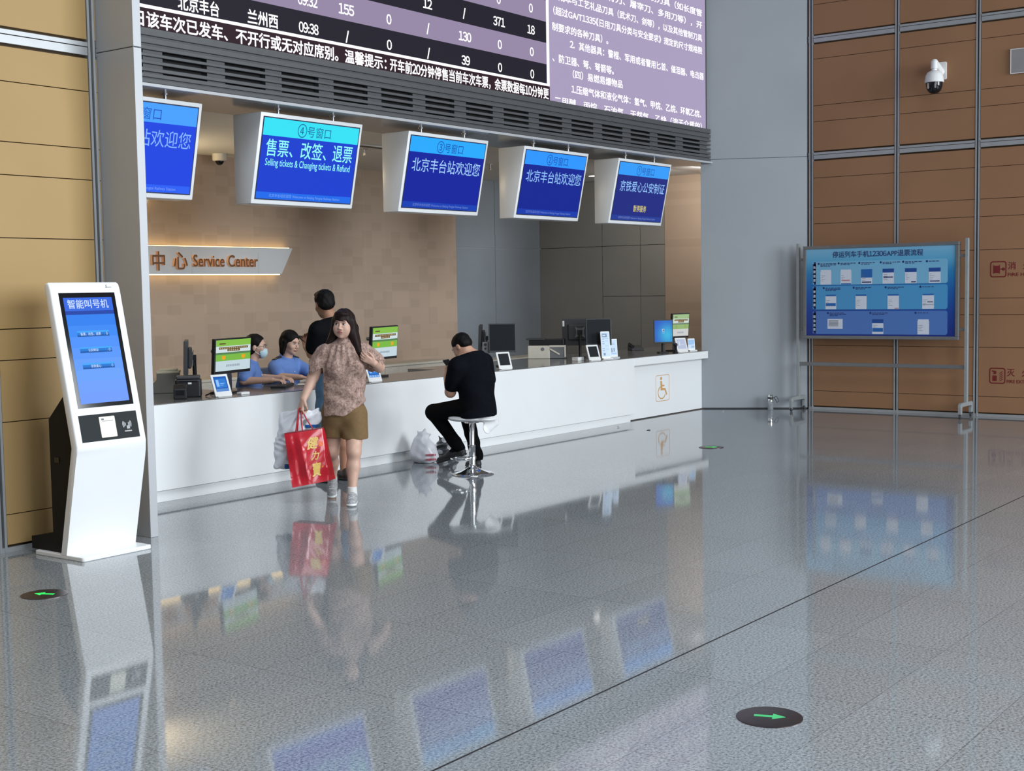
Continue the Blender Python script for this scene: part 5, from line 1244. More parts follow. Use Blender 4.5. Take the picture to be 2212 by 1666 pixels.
# ================================================================= WALKING WOMAN
def woman():
    T = figure('person', 'person with long brown hair in a floral blouse walking with a red bag', (7.95, 7.50, 0), 43.33)
    V = 0.0042
    B = Field((-0.48, -0.46, -0.01), (0.34, 0.46, 1.60), V)
    f = (-0.30, -0.95, 0.02); hc = (-0.030, -0.004, 1.432)
    # torso, pelvis
    B.cap((-0.045, 0.04, 0.74), (-0.045, 0.035, 0.86), 0.155, 0.135, 0.05, flat=((0, 1, 0), 0.72))
    B.cap((-0.04, 0.035, 0.90), (-0.03, 0.03, 1.14), 0.135, 0.145, 0.05, flat=((0, 1, 0), 0.68))
    B.cap((-0.165, 0.035, 1.215), (0.105, 0.03, 1.225), 0.058, 0.058, 0.05)
    B.cap((-0.028, 0.035, 1.22), (-0.028, 0.015, 1.36), 0.058, 0.050, 0.03)
    P, m = head(B, hc, f, (0.04, 0.0, 1), 0.96)
    [B.ell(P(q*0.030, 0.040, -0.045), (0.036, 0.038, 0.044), m, 0.03) for q in (-1, 1)]      # full cheeks
    # legs: her right leg behind, her left leg in front
    for hip, kn, an in (((-0.125, 0.06, 0.70), (-0.150, 0.07, 0.395), (-0.152, 0.285, 0.135)), ((0.040, 0.02, 0.70), (0.028, -0.105, 0.410), (0.008, -0.155, 0.100))):
        B.cap(hip, kn, 0.090, 0.058, 0.02); k_ = np.array(kn); a_ = np.array(an); mid = k_*0.62+a_*0.38
        B.ell(k_+np.array((0, -0.012, 0.0)), (0.054, 0.057, 0.060), None, 0.02)
        B.cap(kn, mid+np.array((0, 0.014, 0)), 0.051, 0.055, 0.02); B.cap(mid+np.array((0, 0.012, 0)), an, 0.053, 0.030, 0.02)
        B.cap(an, a_+np.array((0, -0.05, -0.05)), 0.030, 0.030, 0.01)
    # arm with the bags (viewer's left), arm holding the strap (viewer's right)
    B.cap((-0.195, 0.03, 1.205), (-0.284, 0.01, 1.013), 0.056, 0.046, 0.03); B.cap((-0.284, 0.01, 1.013), (-0.362, -0.06, 0.845), 0.045, 0.029, 0.012)
    hand(B, (-0.364, -0.063, 0.838), (-0.30, -0.10, -0.95), (0.75, 0.65, -0.2), 1, 0.97, (1.05, 1.1, 1.12, 1.15), 0.8)
    B.cap((0.135, 0.03, 1.215), (0.250, 0.115, 1.078), 0.056, 0.047, 0.03); B.cap((0.250, 0.115, 1.075), (0.205, -0.075, 1.120), 0.045, 0.030, 0.012)
    hand(B, (0.203, -0.083, 1.123), (-0.80, -0.40, 0.45), (0.0, 0.85, 0.35), -1, 0.95, (0.55, 0.62, 0.68, 0.75), 0.35)
    B.mesh('body', SKIN, T, None, 1, True)
    face_parts(T, P, m, 0.96, 0.004, (0.004, 0.001), LIP)
    # hair
    Hh = Field((-0.24, -0.16, 1.12), (0.22, 0.17, 1.60), 0.004)
    Hh.ell(P(0, -0.016, 0.042), (0.088, 0.104, 0.092), m, 0)
    Hh.ell(P(0, 0.060, -0.030), (0.062, 0.085, 0.084), m, 0.012, 'cut')
    for q, e1, e2, rr in ((-1, (-0.165, 0.030, 1.225), (-0.175, 0.035, 1.215), 0.034), (1, (0.085, -0.030, 1.22), (0.120, -0.055, 1.125), 0.036)):
        A0 = P(q*-0.070 if False else (0.070 if q < 0 else -0.070), 0.005, 0.030); A1 = P((0.078 if q < 0 else -0.078), 0.000, -0.070)
        Hh.cap(A0, A1, 0.030, 0.033, 0.02); Hh.cap(A1, e1, 0.034, rr, 0.02); Hh.cap(e1, e2, rr, 0.016, 0.02)
        Hh.cap(P((0.055 if q < 0 else -0.055), -0.05, -0.02), np.array(e1)+np.array((0, 0.04, 0.0)), 0.05, 0.035, 0.02)
    Hh.cap(P(0, -0.06, 0.0), (-0.03, 0.09, 1.24), 0.075, 0.070, 0.02, flat=(m[1], 0.6))
    for k in range(9):
        a = -0.048+0.012*k; Hh.cap(P(a*0.8, 0.074-abs(a)*0.25, 0.082), P(a, 0.098-abs(a)*0.45, 0.036+0.10*abs(a)), 0.011, 0.007, 0.005)
    Hh.ell(P(0, 0.050, 0.088), (0.062, 0.050, 0.026), m, 0.012)
    Hh.wave(lambda X, Y, Z: 0.0018*np.sin(95*X+70*Y+6*Z)*np.ones_like(X+Y+Z))
    Hh.mesh('hair', HAIRBR, T, None, 1, True)
    # blouse with gathered neck and flutter sleeves
    S = Field((-0.32, -0.20, 0.64), (0.31, 0.22, 1.33), 0.0045)
    S.cap((-0.028, 0.03, 1.235), (-0.028, 0.012, 1.292), 0.066, 0.060, 0.01)
    S.cap((-0.160, 0.035, 1.205), (0.105, 0.030, 1.215), 0.074, 0.074, 0.03, flat=((0, 1, 0), 1.0))
    S.cap((-0.035, 0.02, 1.14), (-0.045, 0.03, 0.98), 0.165, 0.172, 0.05, flat=((0, 1, 0), 0.74))
    S.cap((-0.045, 0.03, 0.98), (-0.048, 0.035, 0.68), 0.172, 0.182, 0.05, flat=((0, 1, 0), 0.78))
    for q in (-0.10, 0.045): S.ell((q, -0.075, 1.085), (0.075, 0.06, 0.075), None, 0.05)
    S.cap((-0.185, 0.03, 1.195), (-0.250, 0.015, 1.085), 0.076, 0.086, 0.03); S.cap((0.125, 0.03, 1.205), (0.215, 0.095, 1.115), 0.076, 0.082, 0.03)
    S.clip((-0.62, -0.05, -0.80), (-0.268, 0.01, 1.052)) if False else None
    # trim sleeve hems, lower hem rises on the viewer's right
    S.wave(lambda X, Y, Z: np.where((X < -0.205) & (Z < 1.062+0.5*(X+0.26)), 0.05, 0)*np.ones_like(Y))
    S.wave(lambda X, Y, Z: np.where((X > 0.165) & (0.62*X+0.3*Y-0.72*Z > 0.62*0.235-0.72*1.085+0.035), 0.05, 0)*np.ones_like(Z))
    hem = lambda X: np.where(X < -0.06, 0.700, 0.700+np.clip((X+0.06)/0.20, 0, 1.2)**1.4*0.115)
    S.wave(lambda X, Y, Z: np.where(Z < hem(X)+0.010*np.sin(38*X)*0.5, 0.06, 0)*np.ones_like(Y))
    def folds(X, Y, Z):
        th = np.arctan2(X+0.03, -(Y-0.03)); up_ = np.clip((Z-1.02)/0.22, 0, 1)
        g = 0.0055*np.sin(th*17)*up_*np.clip((1.275-Z)/0.03, 0, 1)
        low = np.clip((1.08-Z)/0.3, 0, 1)
        return g+0.005*low*np.sin(26*X+9*np.sin(7*Z)+5*Y)+0.004*np.sin(34*(X*0.8+Z*0.55)+4*Y)*np.clip((1.15-Z)/0.1, 0, 1)
    S.wave(folds)
    S.mesh('blouse', BLOUSE, T, None, 1, True)
    K = Field((-0.14, -0.12, 1.22), (0.09, 0.14, 1.36), 0.0035)
    K.cap((-0.029, 0.028, 1.272), (-0.029, 0.014, 1.312), 0.071, 0.064, 0.008); K.cap((-0.029, 0.026, 1.262), (-0.029, 0.010, 1.40), 0.061, 0.058, 0.003, 'cut')
    K.clip((0, 0.12, 1), (-0.029, 0.0, 1.307)); K.clip((0, 0, -1), (0, 0, 1.262))
    K.wave(lambda X, Y, Z: 0.002*np.sin(22*np.arctan2(X+0.029, Y-0.02))*np.ones_like(Z))
    K.mesh('collar', BLOUSE, T, None, 1, True)
    # shorts
    H = Field((-0.27, -0.18, 0.48), (0.18, 0.22, 0.92), 0.0045)
    H.cap((-0.045, 0.04, 0.72), (-0.045, 0.04, 0.86), 0.168, 0.150, 0.04, flat=((0, 1, 0), 0.78))
    H.cap((-0.125, 0.058, 0.70), (-0.142, 0.070, 0.45), 0.106, 0.094, 0.03); H.cap((0.038, 0.015, 0.70), (0.040, -0.045, 0.45), 0.112, 0.102, 0.03)
    H.clip((0, 0.06, -1), (0, 0.02, 0.518))
    H.wave(lambda X, Y, Z: 0.0035*np.sin(30*X+14*Z)*np.ones_like(Y)+0.003*np.sin(45*Z+30*X)*np.exp(-((X+0.045)/0.05)**2)*np.ones_like(Y))
    H.mesh('shorts', mat('khaki_brown_cotton', (0.165, 0.098, 0.038), 0.85, 0, 0.08, 40), T, None, 1, True)
    # socks and sneakers
    SOCK = mat('white_sock', (0.66, 0.64, 0.62), 0.9, 0, 0.05, 80); SHOE = mat('grey_mesh_sneaker', (0.34, 0.35, 0.36), 0.7, 0, 0.35, 110); SOLE = mat('white_rubber_sole', (0.72, 0.72, 0.70), 0.5, 0, 0.03, 30)
    for an, heel, toe in (((-0.152, 0.285, 0.135), (-0.150, 0.325, 0.080), (-0.162, 0.100, 0.004)), ((0.008, -0.155, 0.100), (0.012, -0.105, 0.002), (-0.004, -0.345, 0.002))):
        k = Field(np.array(an)-0.10, np.array(an)+0.10, 0.004); a_ = np.array(an)
        k.cap(a_+np.array((0, -0.004, 0.028)), a_+np.array((0, -0.01, -0.04)), 0.037, 0.040, 0.01); k.clip((0, 0, 1), a_+np.array((0, 0, 0.036))); k.mesh('sock', SOCK, T)
        d, side, up = shoe(T, heel, toe, [SHOE, SOLE], 1.0, 'sneaker', an)
        w = MB(); h_ = np.array(heel)
        for j in range(4):
            p = h_+d*(0.11+0.022*j)+up*(0.086-0.009*j); w.tube([p-side*0.022, p+up*0.004, p+side*0.022], 0.003, 6)
        w.build('lace', SOLE, T, False, smooth=True)
    # bracelet
    ring = [np.array((0.212, -0.045, 1.113))+0.034*(math.cos(a)*nv(0.9, 0.1, 0.35)+math.sin(a)*nv(-0.3, -0.35, 0.9)) for a in [2*PI*k/20 for k in range(20)]]
    MB().tube([tuple(p) for p in ring], 0.004, 8, closed=True).build('bracelet', mat('dark_bracelet', (0.08, 0.05, 0.04), 0.4, 0.3, 0.1, 60), T, False, smooth=True)
    return T
WOMAN = woman()

def bags():
    ang = 43.33; r_ = math.radians(ang)-PI/2
    # ---- red carrier
    T = thing('shopping_bag', 'glossy red shopping bag with gold characters in the walking woman hand', 'bag', (7.95, 7.50, 0), r_)
    RED = mat('glossy_red_film', (0.47, 0.010, 0.022), 0.22, 0, 0.06, 6, coat=0.4)
    TL, TR, BR, BL = np.array((-0.520, -0.105, 0.575)), np.array((-0.222, -0.060, 0.605)), np.array((-0.176, -0.080, 0.180)), np.array((-0.468, -0.135, 0.140))
    nx, ny = 26, 34; dep = np.array((0.05, 0.10, 0.0)); rnd = random.Random(5)
    bulge = lambda u, v: 0.030*math.sin(PI*u)*math.sin(PI*min(1, v*1.1+0.08))
    def crease(u, v): return 0.010*math.sin(9*u+5*v)*math.sin(7*v+2)+0.012*math.exp(-((u-0.36-0.10*v)/0.035)**2)*(0.3+v)-0.010*math.exp(-((u-0.22-0.05*v)/0.06)**2)
    w = MB(); vs = []; fs = []
    N_ = nv(0.15, -1, 0.05)
    def front(u, v):
        p = TL*(1-u)*(1-v)+TR*u*(1-v)+BL*(1-u)*v+BR*u*v; return p+N_*(bulge(u, v)+crease(u, v)*min(1, 6*v)*min(1, 6*(1-v)))
    def back(u, v):
        p = TL*(1-u)*(1-v)+TR*u*(1-v)+BL*(1-u)*v+BR*u*v; return p+dep*(0.25+0.75*v**0.7)-N_*(0.5*bulge(u, v))
    for fn in (front, back):
        b = len(vs)
        for j in range(ny+1):
            for i in range(nx+1): vs.append(tuple(fn(i/nx, j/ny)))
        for j in range(ny):
            for i in range(nx): fs.append((b+j*(nx+1)+i, b+j*(nx+1)+i+1, b+(j+1)*(nx+1)+i+1, b+(j+1)*(nx+1)+i))
    n1 = (nx+1)*(ny+1)
    for j in range(ny):
        for i0 in (0, nx): a = j*(nx+1)+i0; fs.append((a, a+nx+1, n1+a+nx+1, n1+a))
    for i in range(nx): a = ny*(nx+1)+i; fs.append((a, a+1, n1+a+1, n1+a))
    w.add(vs, fs); body = w.build('body', RED, T, False, smooth=True, angle=60)
    w = MB(); e = [tuple(front(i/nx, 0)+N_*0.001) for i in range(nx+1)]; w.tube(e, 0.004, 6); w.tube([tuple(back(i/nx, 0)) for i in range(nx+1)], 0.004, 6)
    w.build('rim', mat('dark_red_trim', (0.16, 0.01, 0.02), 0.4, 0, 0.05, 20), body, False, smooth=True)
    hx = np.array((-0.392, -0.072, 0.762))
    for base, off, nm in ((front, -0.010, 'front'), (back, 0.012, 'back')):
        w = MB(); h2 = hx+np.array((0, off, 0))
        a, b = base(0.30, 0.0), base(0.48, 0.0)
        if nm == 'back': a, b = base(0.30, 0.0), base(0.72, 0.0)
        w.tube([tuple(a), tuple(a*0.5+h2*0.5+np.array((-0.004, 0, 0))), tuple(h2+np.array((-0.012, 0, 0))), tuple(h2+np.array((0, 0, 0.012))), tuple(h2+np.array((0.012, 0, 0))), tuple(b*0.5+h2*0.5), tuple(b)], 0.0085, 10, flat=0.7)
        w.build('handle', RED, T, False, smooth=True)
    GOLD = mat('gold_print', (0.72, 0.48, 0.13), 0.4, 0, 0.06, 40); ORG = mat('orange_print', (0.75, 0.13, 0.03), 0.4, 0, 0.05, 40)
    def onbag(mb, pts2, mi):
        pass
    def lay(s, uc, vc, du, dv, slant, mi, mats, nm):
        v, f = glyphs(s, 0.03); xs = [q[0] for q in v]; ys = [q[1] for q in v]; x0, x1, y0, y1 = min(xs), max(xs), min(ys), max(ys)
        mb = MB(); out = []
        for q in v:
            a = (q[0]-x0)/(x1-x0)-0.5; b = 0.5-(q[1]-y0)/(y1-y0); u = uc+du*a-slant*b*du; vv = vc+dv*b
            out.append(tuple(front(u, vv)+N_*0.0035))
        mb.add(out, f); return flat_faces(nm, mb, mats, body, False)
    lay('健', 0.69, 0.245, 0.30, 0.225, 0.35, 0, GOLD, 'gold_lettering'); lay('力', 0.72, 0.485, 0.20, 0.16, 0.35, 0, GOLD, 'gold_lettering'); lay('寶', 0.71, 0.745, 0.24, 0.27, 0.15, 0, GOLD, 'gold_lettering')
    mb = MB()
    for uc, vc, r in ((0.90, 0.285, 0.055), (0.875, 0.715, 0.022)):
        q = [tuple(front(uc+r*1.25*math.cos(2*PI*k/20), vc+r*0.95*math.sin(2*PI*k/20))+N_*0.0032) for k in range(20)][::-1]; mb.add(q, [list(range(20))])
    flat_faces('orange_dot', mb, ORG, body, False)
    # ---- white bag
    T = thing('plastic_bag', 'bulging white plastic bag with blue print carried behind the red bag', 'bag', (7.95, 7.50, 0), r_)
    F = Field((-0.68, -0.10, 0.24), (-0.18, 0.24, 0.80), 0.005)
    F.ell((-0.50, 0.07, 0.42), (0.118, 0.085, 0.165), None, 0.05); F.ell((-0.475, 0.06, 0.58), (0.100, 0.07, 0.10), None, 0.06)
    F.cap((-0.47, 0.04, 0.62), (-0.395, -0.045, 0.745), 0.085, 0.020, 0.05); F.cap((-0.53, 0.06, 0.355), (-0.595, 0.05, 0.300), 0.07, 0.03, 0.05)
    F.cap((-0.40, -0.03, 0.73), (-0.270, 0.03, 0.690), 0.020, 0.055, 0.03, flat=((0, 1, 0), 0.3)); F.cap((-0.275, 0.03, 0.69), (-0.33, 0.02, 0.62), 0.05, 0.035, 0.03, flat=((0, 1, 0), 0.3))
    F.cap((-0.42, -0.03, 0.72), (-0.52, 0.03, 0.69), 0.022, 0.050, 0.03, flat=((0, 1, 0), 0.4))
    F.wave(lambda X, Y, Z: 0.006*np.sin(55*X+22*Z+10*np.sin(13*Z))*np.sin(17*Z+30*Y)+0.004*np.sin(80*X-60*Z+20*Y)*np.ones_like(Y))
    F.clip((0, 0, -1), (0, 0, 0.262), 0.02)
    F.mesh('body', [mat('white_plastic_film', (0.74, 0.755, 0.80), 0.28, 0, 0.04, 12), mat('blue_bag_print', (0.01, 0.11, 0.36), 0.35, 0, 0.05, 30)], T, lambda C: ((C[:, 2] < 0.315) & (C[:, 0] > -0.530) & (C[:, 1] < 0.08)) | ((abs(C[:, 2]-0.615) < 0.014) & (C[:, 0] > -0.36)), 1, True)
bags()

# ================================================================= STANDING MAN
def standing_man():
    T = figure('person', 'person with short black hair seen from behind, holding a phone up at the counter', (8.75, 8.30, 0), 43.59)
    B = Field((-0.50, -0.30, -0.01), (0.24, 0.46, 1.74), 0.0055)
    f = (-0.36, 0.91, -0.20); fx = nv(-0.69, 0.72, 0); lf = nv(-0.72, -0.69, 0)   # front, his left
    c = np.array((-0.085, 0.0, 0.0)); Q = lambda a, b, z: tuple(c+lf*a+fx*b+np.array((0, 0, z)))
    B.cap(Q(0, 0, 0.90), Q(0, 0.0, 1.10), 0.150, 0.145, 0.05, flat=(fx, 0.72)); B.cap(Q(0, 0, 1.12), Q(0, 0.0, 1.30), 0.15, 0.16, 0.05, flat=(fx, 0.72))
    B.cap(Q(0.16, 0, 1.38), Q(-0.16, 0, 1.38), 0.062, 0.062, 0.05)
    hc = (-0.165, 0.025, 1.590)
    B.cap(Q(0, -0.01, 1.38), (-0.150, 0.02, 1.55), 0.062, 0.058, 0.03)
    P, m = head(B, hc, f, (0, 0, 1), 1.02, False)
    for s, an in ((1, Q(0.095, -0.02, 0.09)), (-1, Q(-0.10, 0.02, 0.09))):
        kn = tuple((np.array(Q(s*0.10, 0.02, 0.47))))
        B.cap(Q(s*0.09, 0, 0.88), kn, 0.095, 0.060, 0.03); B.cap(kn, np.array(kn)*0.6+np.array(an)*0.4-fx*0.012, 0.055, 0.055, 0.02); B.cap(np.array(kn)*0.6+np.array(an)*0.4-fx*0.010, an, 0.053, 0.036, 0.02)
        B.cap(np.array(an)-fx*0.02-np.array((0, 0, 0.045)), np.array(an)+fx*0.14-np.array((0, 0, 0.058)), 0.032, 0.028, 0.02)
    # left arm raised with the phone, right arm forward
    el = (-0.285, 0.02, 1.150); wr = (-0.335, 0.17, 1.205)
    B.cap(Q(0.20, 0, 1.36), el, 0.056, 0.046, 0.03); B.cap(el, wr, 0.045, 0.030, 0.015)
    hand(B, wr, (-0.1, 0.6, 0.5), (0.2, -0.5, 0.8), 1, 1.05, (0.6, 0.65, 0.7, 0.75), 0.5)
    el2 = Q(-0.23, 0.06, 1.12); wr2 = Q(-0.12, 0.27, 1.10)
    B.cap(Q(-0.20, 0, 1.36), el2, 0.056, 0.046, 0.03); B.cap(el2, wr2, 0.045, 0.030, 0.015); hand(B, wr2, tuple(fx*0.8+lf*0.4), (0, 0, -1), -1, 1.05)
    B.mesh('body', SKIND, T, None, 1, True)
    face_parts(T, P, m, 1.02)
    H = Field((-0.32, -0.14, 1.50), (-0.02, 0.20, 1.74), 0.004)
    H.ell(P(0, -0.018, 0.044), (0.087, 0.104, 0.083), m, 0); H.ell(P(0, -0.055, -0.005), (0.078, 0.060, 0.062), m, 0.02)
    H.ell(P(0, 0.075, -0.020), (0.072, 0.075, 0.075), m, 0.01, 'cut')
    H.ell(P(0, 0.045, 0.095), (0.065, 0.065, 0.030), m, 0.015)
    for q in (-1, 1): H.ell(P(q*0.080, 0.000, -0.020), (0.020, 0.030, 0.040), m, 0.006, 'cut')
    H.wave(lambda X, Y, Z: 0.0018*np.sin(130*X+40*Z)*np.sin(120*Y+50*Z))
    H.mesh('hair', HAIRB, T, None, 1, True)
    S = Field((-0.40, -0.26, 0.94), (0.22, 0.28, 1.50), 0.005)
    S.cap(Q(0, 0, 0.92), Q(0, 0, 1.12), 0.172, 0.165, 0.05, flat=(fx, 0.78)); S.cap(Q(0, 0, 1.12), Q(0, 0, 1.31), 0.165, 0.175, 0.05, flat=(fx, 0.76))
    S.cap(Q(0.17, 0, 1.375), Q(-0.17, 0, 1.375), 0.073, 0.073, 0.05); S.cap(Q(0, -0.012, 1.40), Q(0.0, 0.0, 1.46), 0.082, 0.070, 0.02)
    S.cap(Q(0.205, 0, 1.36), tuple(np.array(Q(0.205, 0, 1.36))*0.3+np.array(el)*0.7), 0.074, 0.072, 0.03); S.cap(Q(-0.205, 0, 1.36), tuple(np.array(Q(-0.205, 0, 1.36))*0.3+np.array(el2)*0.7), 0.074, 0.070, 0.03)
    S.clip((0, 0, -1), (0, 0, 0.985)); S.clip(nv(*(fx*0.35+np.array((0, 0, 1)))), Q(0, -0.05, 1.482))
    S.wave(lambda X, Y, Z: 0.004*np.sin(26*Z+16*X)*np.ones_like(Y)*np.clip((1.3-Z)/0.2, 0, 1))
    S.mesh('t_shirt', mat('black_cotton', (0.005, 0.0055, 0.007), 0.85, 0, 0.15, 30, spec=0.06), T, None, 1, True)
    J = Field((-0.36, -0.26, 0.40), (0.20, 0.26, 1.06), 0.005)
    J.cap(Q(0, 0, 0.90), Q(0, 0, 1.0), 0.165, 0.158, 0.04, flat=(fx, 0.80))
    for s in (1, -1): J.cap(Q(s*0.092, 0, 0.88), Q(s*0.115, 0.015, 0.42), 0.106, 0.098, 0.02)
    J.clip((0, 0, -1), (0, 0, 0.455)); J.clip((0, 0, 1), (0, 0, 1.02))
    J.wave(lambda X, Y, Z: 0.004*np.sin(40*Z+14*X)*np.ones_like(Y))
    J.mesh('denim_shorts', mat('blue_denim', (0.055, 0.115, 0.185), 0.85, 0, 0.18, 50), T, None, 1, True)
    for s in (1, -1):
        a = np.array(Q(s*0.10, 0.0, 0.0)); shoe(T, tuple(a-fx*0.075-fx*(0.02 if s > 0 else -0.02)), tuple(a+fx*0.185-fx*(0.02 if s > 0 else -0.02)), [mat('dark_brown_leather', (0.035, 0.02, 0.015), 0.45, 0, 0.1, 30), BLACK], 1.02, 'shoe', v=0.005)
    # phone
    P0 = thing('mobile_phone', 'black mobile phone held up by the man standing behind the walking woman', 'phone', (8.75, 8.30, 0), math.radians(43.59)-PI/2)
    M_ = frame((-0.352, 0.245, 1.262), (0.55, 0.65, -0.1), (-0.75, 0.45, 0.55))
    w = MB(); w.M = M_; w.prism(rrect(-0.038, -0.078, 0.038, 0.078, 0.008), -0.004, 0.004); w.build('body', BLACK, P0, False, bevel=0.0015)
    w = MB(); w.M = M_; w.prism(rrect(-0.035, -0.074, 0.035, 0.074, 0.006), 0.004, 0.0048); w.build('screen', BGLASS, P0, False)
standing_man()

# ================================================================= SEATED MAN
def seated_man():
    T = figure('person', 'person in black with short hair sitting on the bar stool, head bowed', (9.689, 7.609, 0), 38.14)
    B = Field((-0.50, -0.30, -0.01), (0.36, 0.66, 1.34), 0.0055)
    fx = nv(-0.786, 0.618, 0); lf = nv(-0.618, -0.786, 0)
    c = np.array((0.045, 0.01, 0)); Q = lambda a, b, z: tuple(c+lf*a+fx*b+np.array((0, 0, z)))
    B.cap(Q(0.04, 0.0, 0.625), Q(-0.04, 0.0, 0.625), 0.125, 0.125, 0.05, flat=((0, 0, 1), 0.75))
    B.cap(Q(0, -0.01, 0.64), Q(0, 0.0, 0.84), 0.150, 0.155, 0.05, flat=(fx, 0.78)); B.cap(Q(0, 0.0, 0.84), Q(0, 0.045, 0.99), 0.165, 0.165, 0.05, flat=(fx, 0.72))
    B.cap(Q(0.165, 0.06, 1.015), Q(-0.165, 0.05, 1.035), 0.066, 0.066, 0.05)
    hc = np.array((-0.075, 0.055, 1.175)); f = (-0.62, 0.50, -0.62)
    B.cap(Q(0, 0.05, 1.04), tuple(hc+np.array((0.035, -0.02, -0.03))), 0.064, 0.060, 0.03)
    P, m = head(B, hc, f, (-0.3, 0.25, 1), 1.02, False)
    hipL, hipR = Q(0.10, 0.02, 0.615), Q(-0.10, 0.02, 0.615)
    kL, aL = (-0.355, 0.20, 0.560), (-0.125, 0.13, 0.235)
    kR, aR = (-0.055, 0.47, 0.545), (0.045, 0.36, 0.105)
    for h, k, a in ((hipL, kL, aL), (hipR, kR, aR)): B.cap(h, k, 0.088, 0.062, 0.03); B.cap(k, a, 0.058, 0.040, 0.02)
    B.cap(aL, (-0.19, 0.165, 0.165), 0.034, 0.026, 0.02); B.cap(aR, (0.02, 0.42, 0.04), 0.034, 0.028, 0.02)
    shL, shR = Q(0.205, 0.06, 1.0), Q(-0.205, 0.05, 1.02)
    eL, wL = (-0.190, -0.01, 0.762), (-0.225, 0.20, 0.880)
    eR, wR = (0.17, 0.34, 0.780), (-0.06, 0.36, 0.900)
    for s, e, w_ in ((shL, eL, wL), (shR, eR, wR)): B.cap(s, e, 0.060, 0.050, 0.03); B.cap(e, w_, 0.049, 0.031, 0.02)
    hand(B, wL, (0.1, 0.55, 0.75), (0.6, -0.3, 0.4), 1, 1.05, (0.6, 0.65, 0.7, 0.8), 0.5); hand(B, wR, (-0.85, -0.05, 0.4), (0.0, -0.5, 0.8), -1, 1.05, (0.6, 0.65, 0.7, 0.8), 0.5)
    B.mesh('body', SKINM, T, None, 1, True)
    face_parts(T, P, m, 1.02)
    H = Field((-0.26, -0.12, 1.02), (0.10, 0.24, 1.36), 0.004)
    H.ell(P(0, -0.014, 0.042), (0.081, 0.098, 0.082), m, 0); H.ell(P(0, -0.055, 0.0), (0.072, 0.052, 0.050), m, 0.02)
    H.ell(P(0, 0.075, -0.020), (0.072, 0.075, 0.075), m, 0.01, 'cut')
    for q in (-1, 1): H.ell(P(q*0.080, 0.000, -0.020), (0.020, 0.030, 0.042), m, 0.006, 'cut')
    H.wave(lambda X, Y, Z: 0.0014*np.sin(150*X+40*Z)*np.sin(140*Y+50*Z))
    H.mesh('hair', HAIRB, T, None, 1, True)
    S = Field((-0.32, -0.30, 0.52), (0.36, 0.44, 1.16), 0.005)
    S.cap(Q(0, -0.02, 0.56), Q(0, 0.0, 0.84), 0.188, 0.184, 0.05, flat=(fx, 0.84)); S.cap(Q(0, 0.0, 0.84), Q(0, 0.045, 1.0), 0.184, 0.184, 0.05, flat=(fx, 0.76))
    S.cap(Q(0.17, 0.06, 1.01), Q(-0.17, 0.05, 1.03), 0.080, 0.080, 0.05); S.cap(Q(0, 0.04, 1.04), Q(0, 0.06, 1.085), 0.085, 0.074, 0.03)
    for s, e in ((shL, eL), (shR, eR)): S.cap(s, tuple(np.array(s)*0.28+np.array(e)*0.72), 0.079, 0.074, 0.03)
    S.clip((0, 0, -1), (0, 0, 0.532)); S.clip(nv(-0.35, 0.3, 1), Q(0, 0.03, 1.108))
    S.wave(lambda X, Y, Z: 0.005*np.sin(22*Z+18*X)*np.ones_like(Y)*np.clip((0.95-Z)/0.2, 0, 1))
    BK = mat('black_knit', (0.0040, 0.0046, 0.0075), 0.85, 0, 0.12, 30, spec=0.06)
    S.mesh('shirt', BK, T, None, 1, True)
    C_ = Field(np.array(Q(0, 0.05, 1.09))-0.13, np.array(Q(0, 0.05, 1.09))+0.13, 0.004)
    C_.cap(Q(0, 0.04, 1.06), Q(0, 0.058, 1.105), 0.092, 0.076, 0.01); C_.cap(Q(0, 0.05, 1.06), Q(0, 0.07, 1.15), 0.066, 0.066, 0.004, 'cut'); C_.clip(nv(-0.35, 0.3, 1), Q(0, 0.03, 1.118)); C_.clip((0, 0, -1), (0, 0, 1.055))
    C_.mesh('collar', BK, T, None, 1, True)
    J = Field((-0.47, -0.28, 0.08), (0.28, 0.62, 0.74), 0.005)
    J.cap(Q(0.04, 0.0, 0.63), Q(-0.04, 0.0, 0.63), 0.148, 0.148, 0.05, flat=((0, 0, 1), 0.76))
    for h, k, a in ((hipL, kL, aL), (hipR, kR, aR)):
        a = np.array(a); k = np.array(k); J.cap(h, k, 0.098, 0.076, 0.03); J.cap(k, a, 0.072, 0.056, 0.02); J.cap(a+(k-a)*0.12, a, 0.062, 0.060, 0.01)
    for k, a in ((kL, aL), (kR, aR)):
        a = np.array(a); d = nv(*(a-np.array(k)))
        F_ = (J.ax[0][:, None, None]-a[0])*d[0]+(J.ax[1][None, :, None]-a[1])*d[1]+(J.ax[2][None, None, :]-a[2])*d[2]
        near = ((J.ax[0][:, None, None]-a[0])**2+(J.ax[1][None, :, None]-a[1])**2+(J.ax[2][None, None, :]-a[2])**2) < 0.15**2
        J.D = np.where(near & (F_ > 0.045), np.maximum(J.D, F_-0.045), J.D).astype(np.float32)
    J.wave(lambda X, Y, Z: 0.004*np.sin(60*Z+24*X)*np.ones_like(Y)*np.clip((0.40-Z)/0.1, 0, 1))
    J.mesh('trousers', mat('black_trousers', (0.003, 0.003, 0.0035), 0.85, 0, 0.15, 30, spec=0.06), T, None, 1, True)
    SH = [mat('black_shoe', (0.010, 0.010, 0.011), 0.55, 0, 0.15, 40), BLACK]
    for a, b in ((aL, (-0.19, 0.165, 0.17)), (aR, (0.035, 0.39, 0.07))):
        k = Field(np.minimum(a, b)-0.08, np.maximum(a, b)+0.08, 0.005); k.cap(a, b, 0.043, 0.040, 0.01); k.mesh('sock', BK, T)
    shoe(T, (-0.055, 0.095, 0.165), (-0.325, 0.235, 0.070), SH, 1.05, 'shoe', v=0.005)
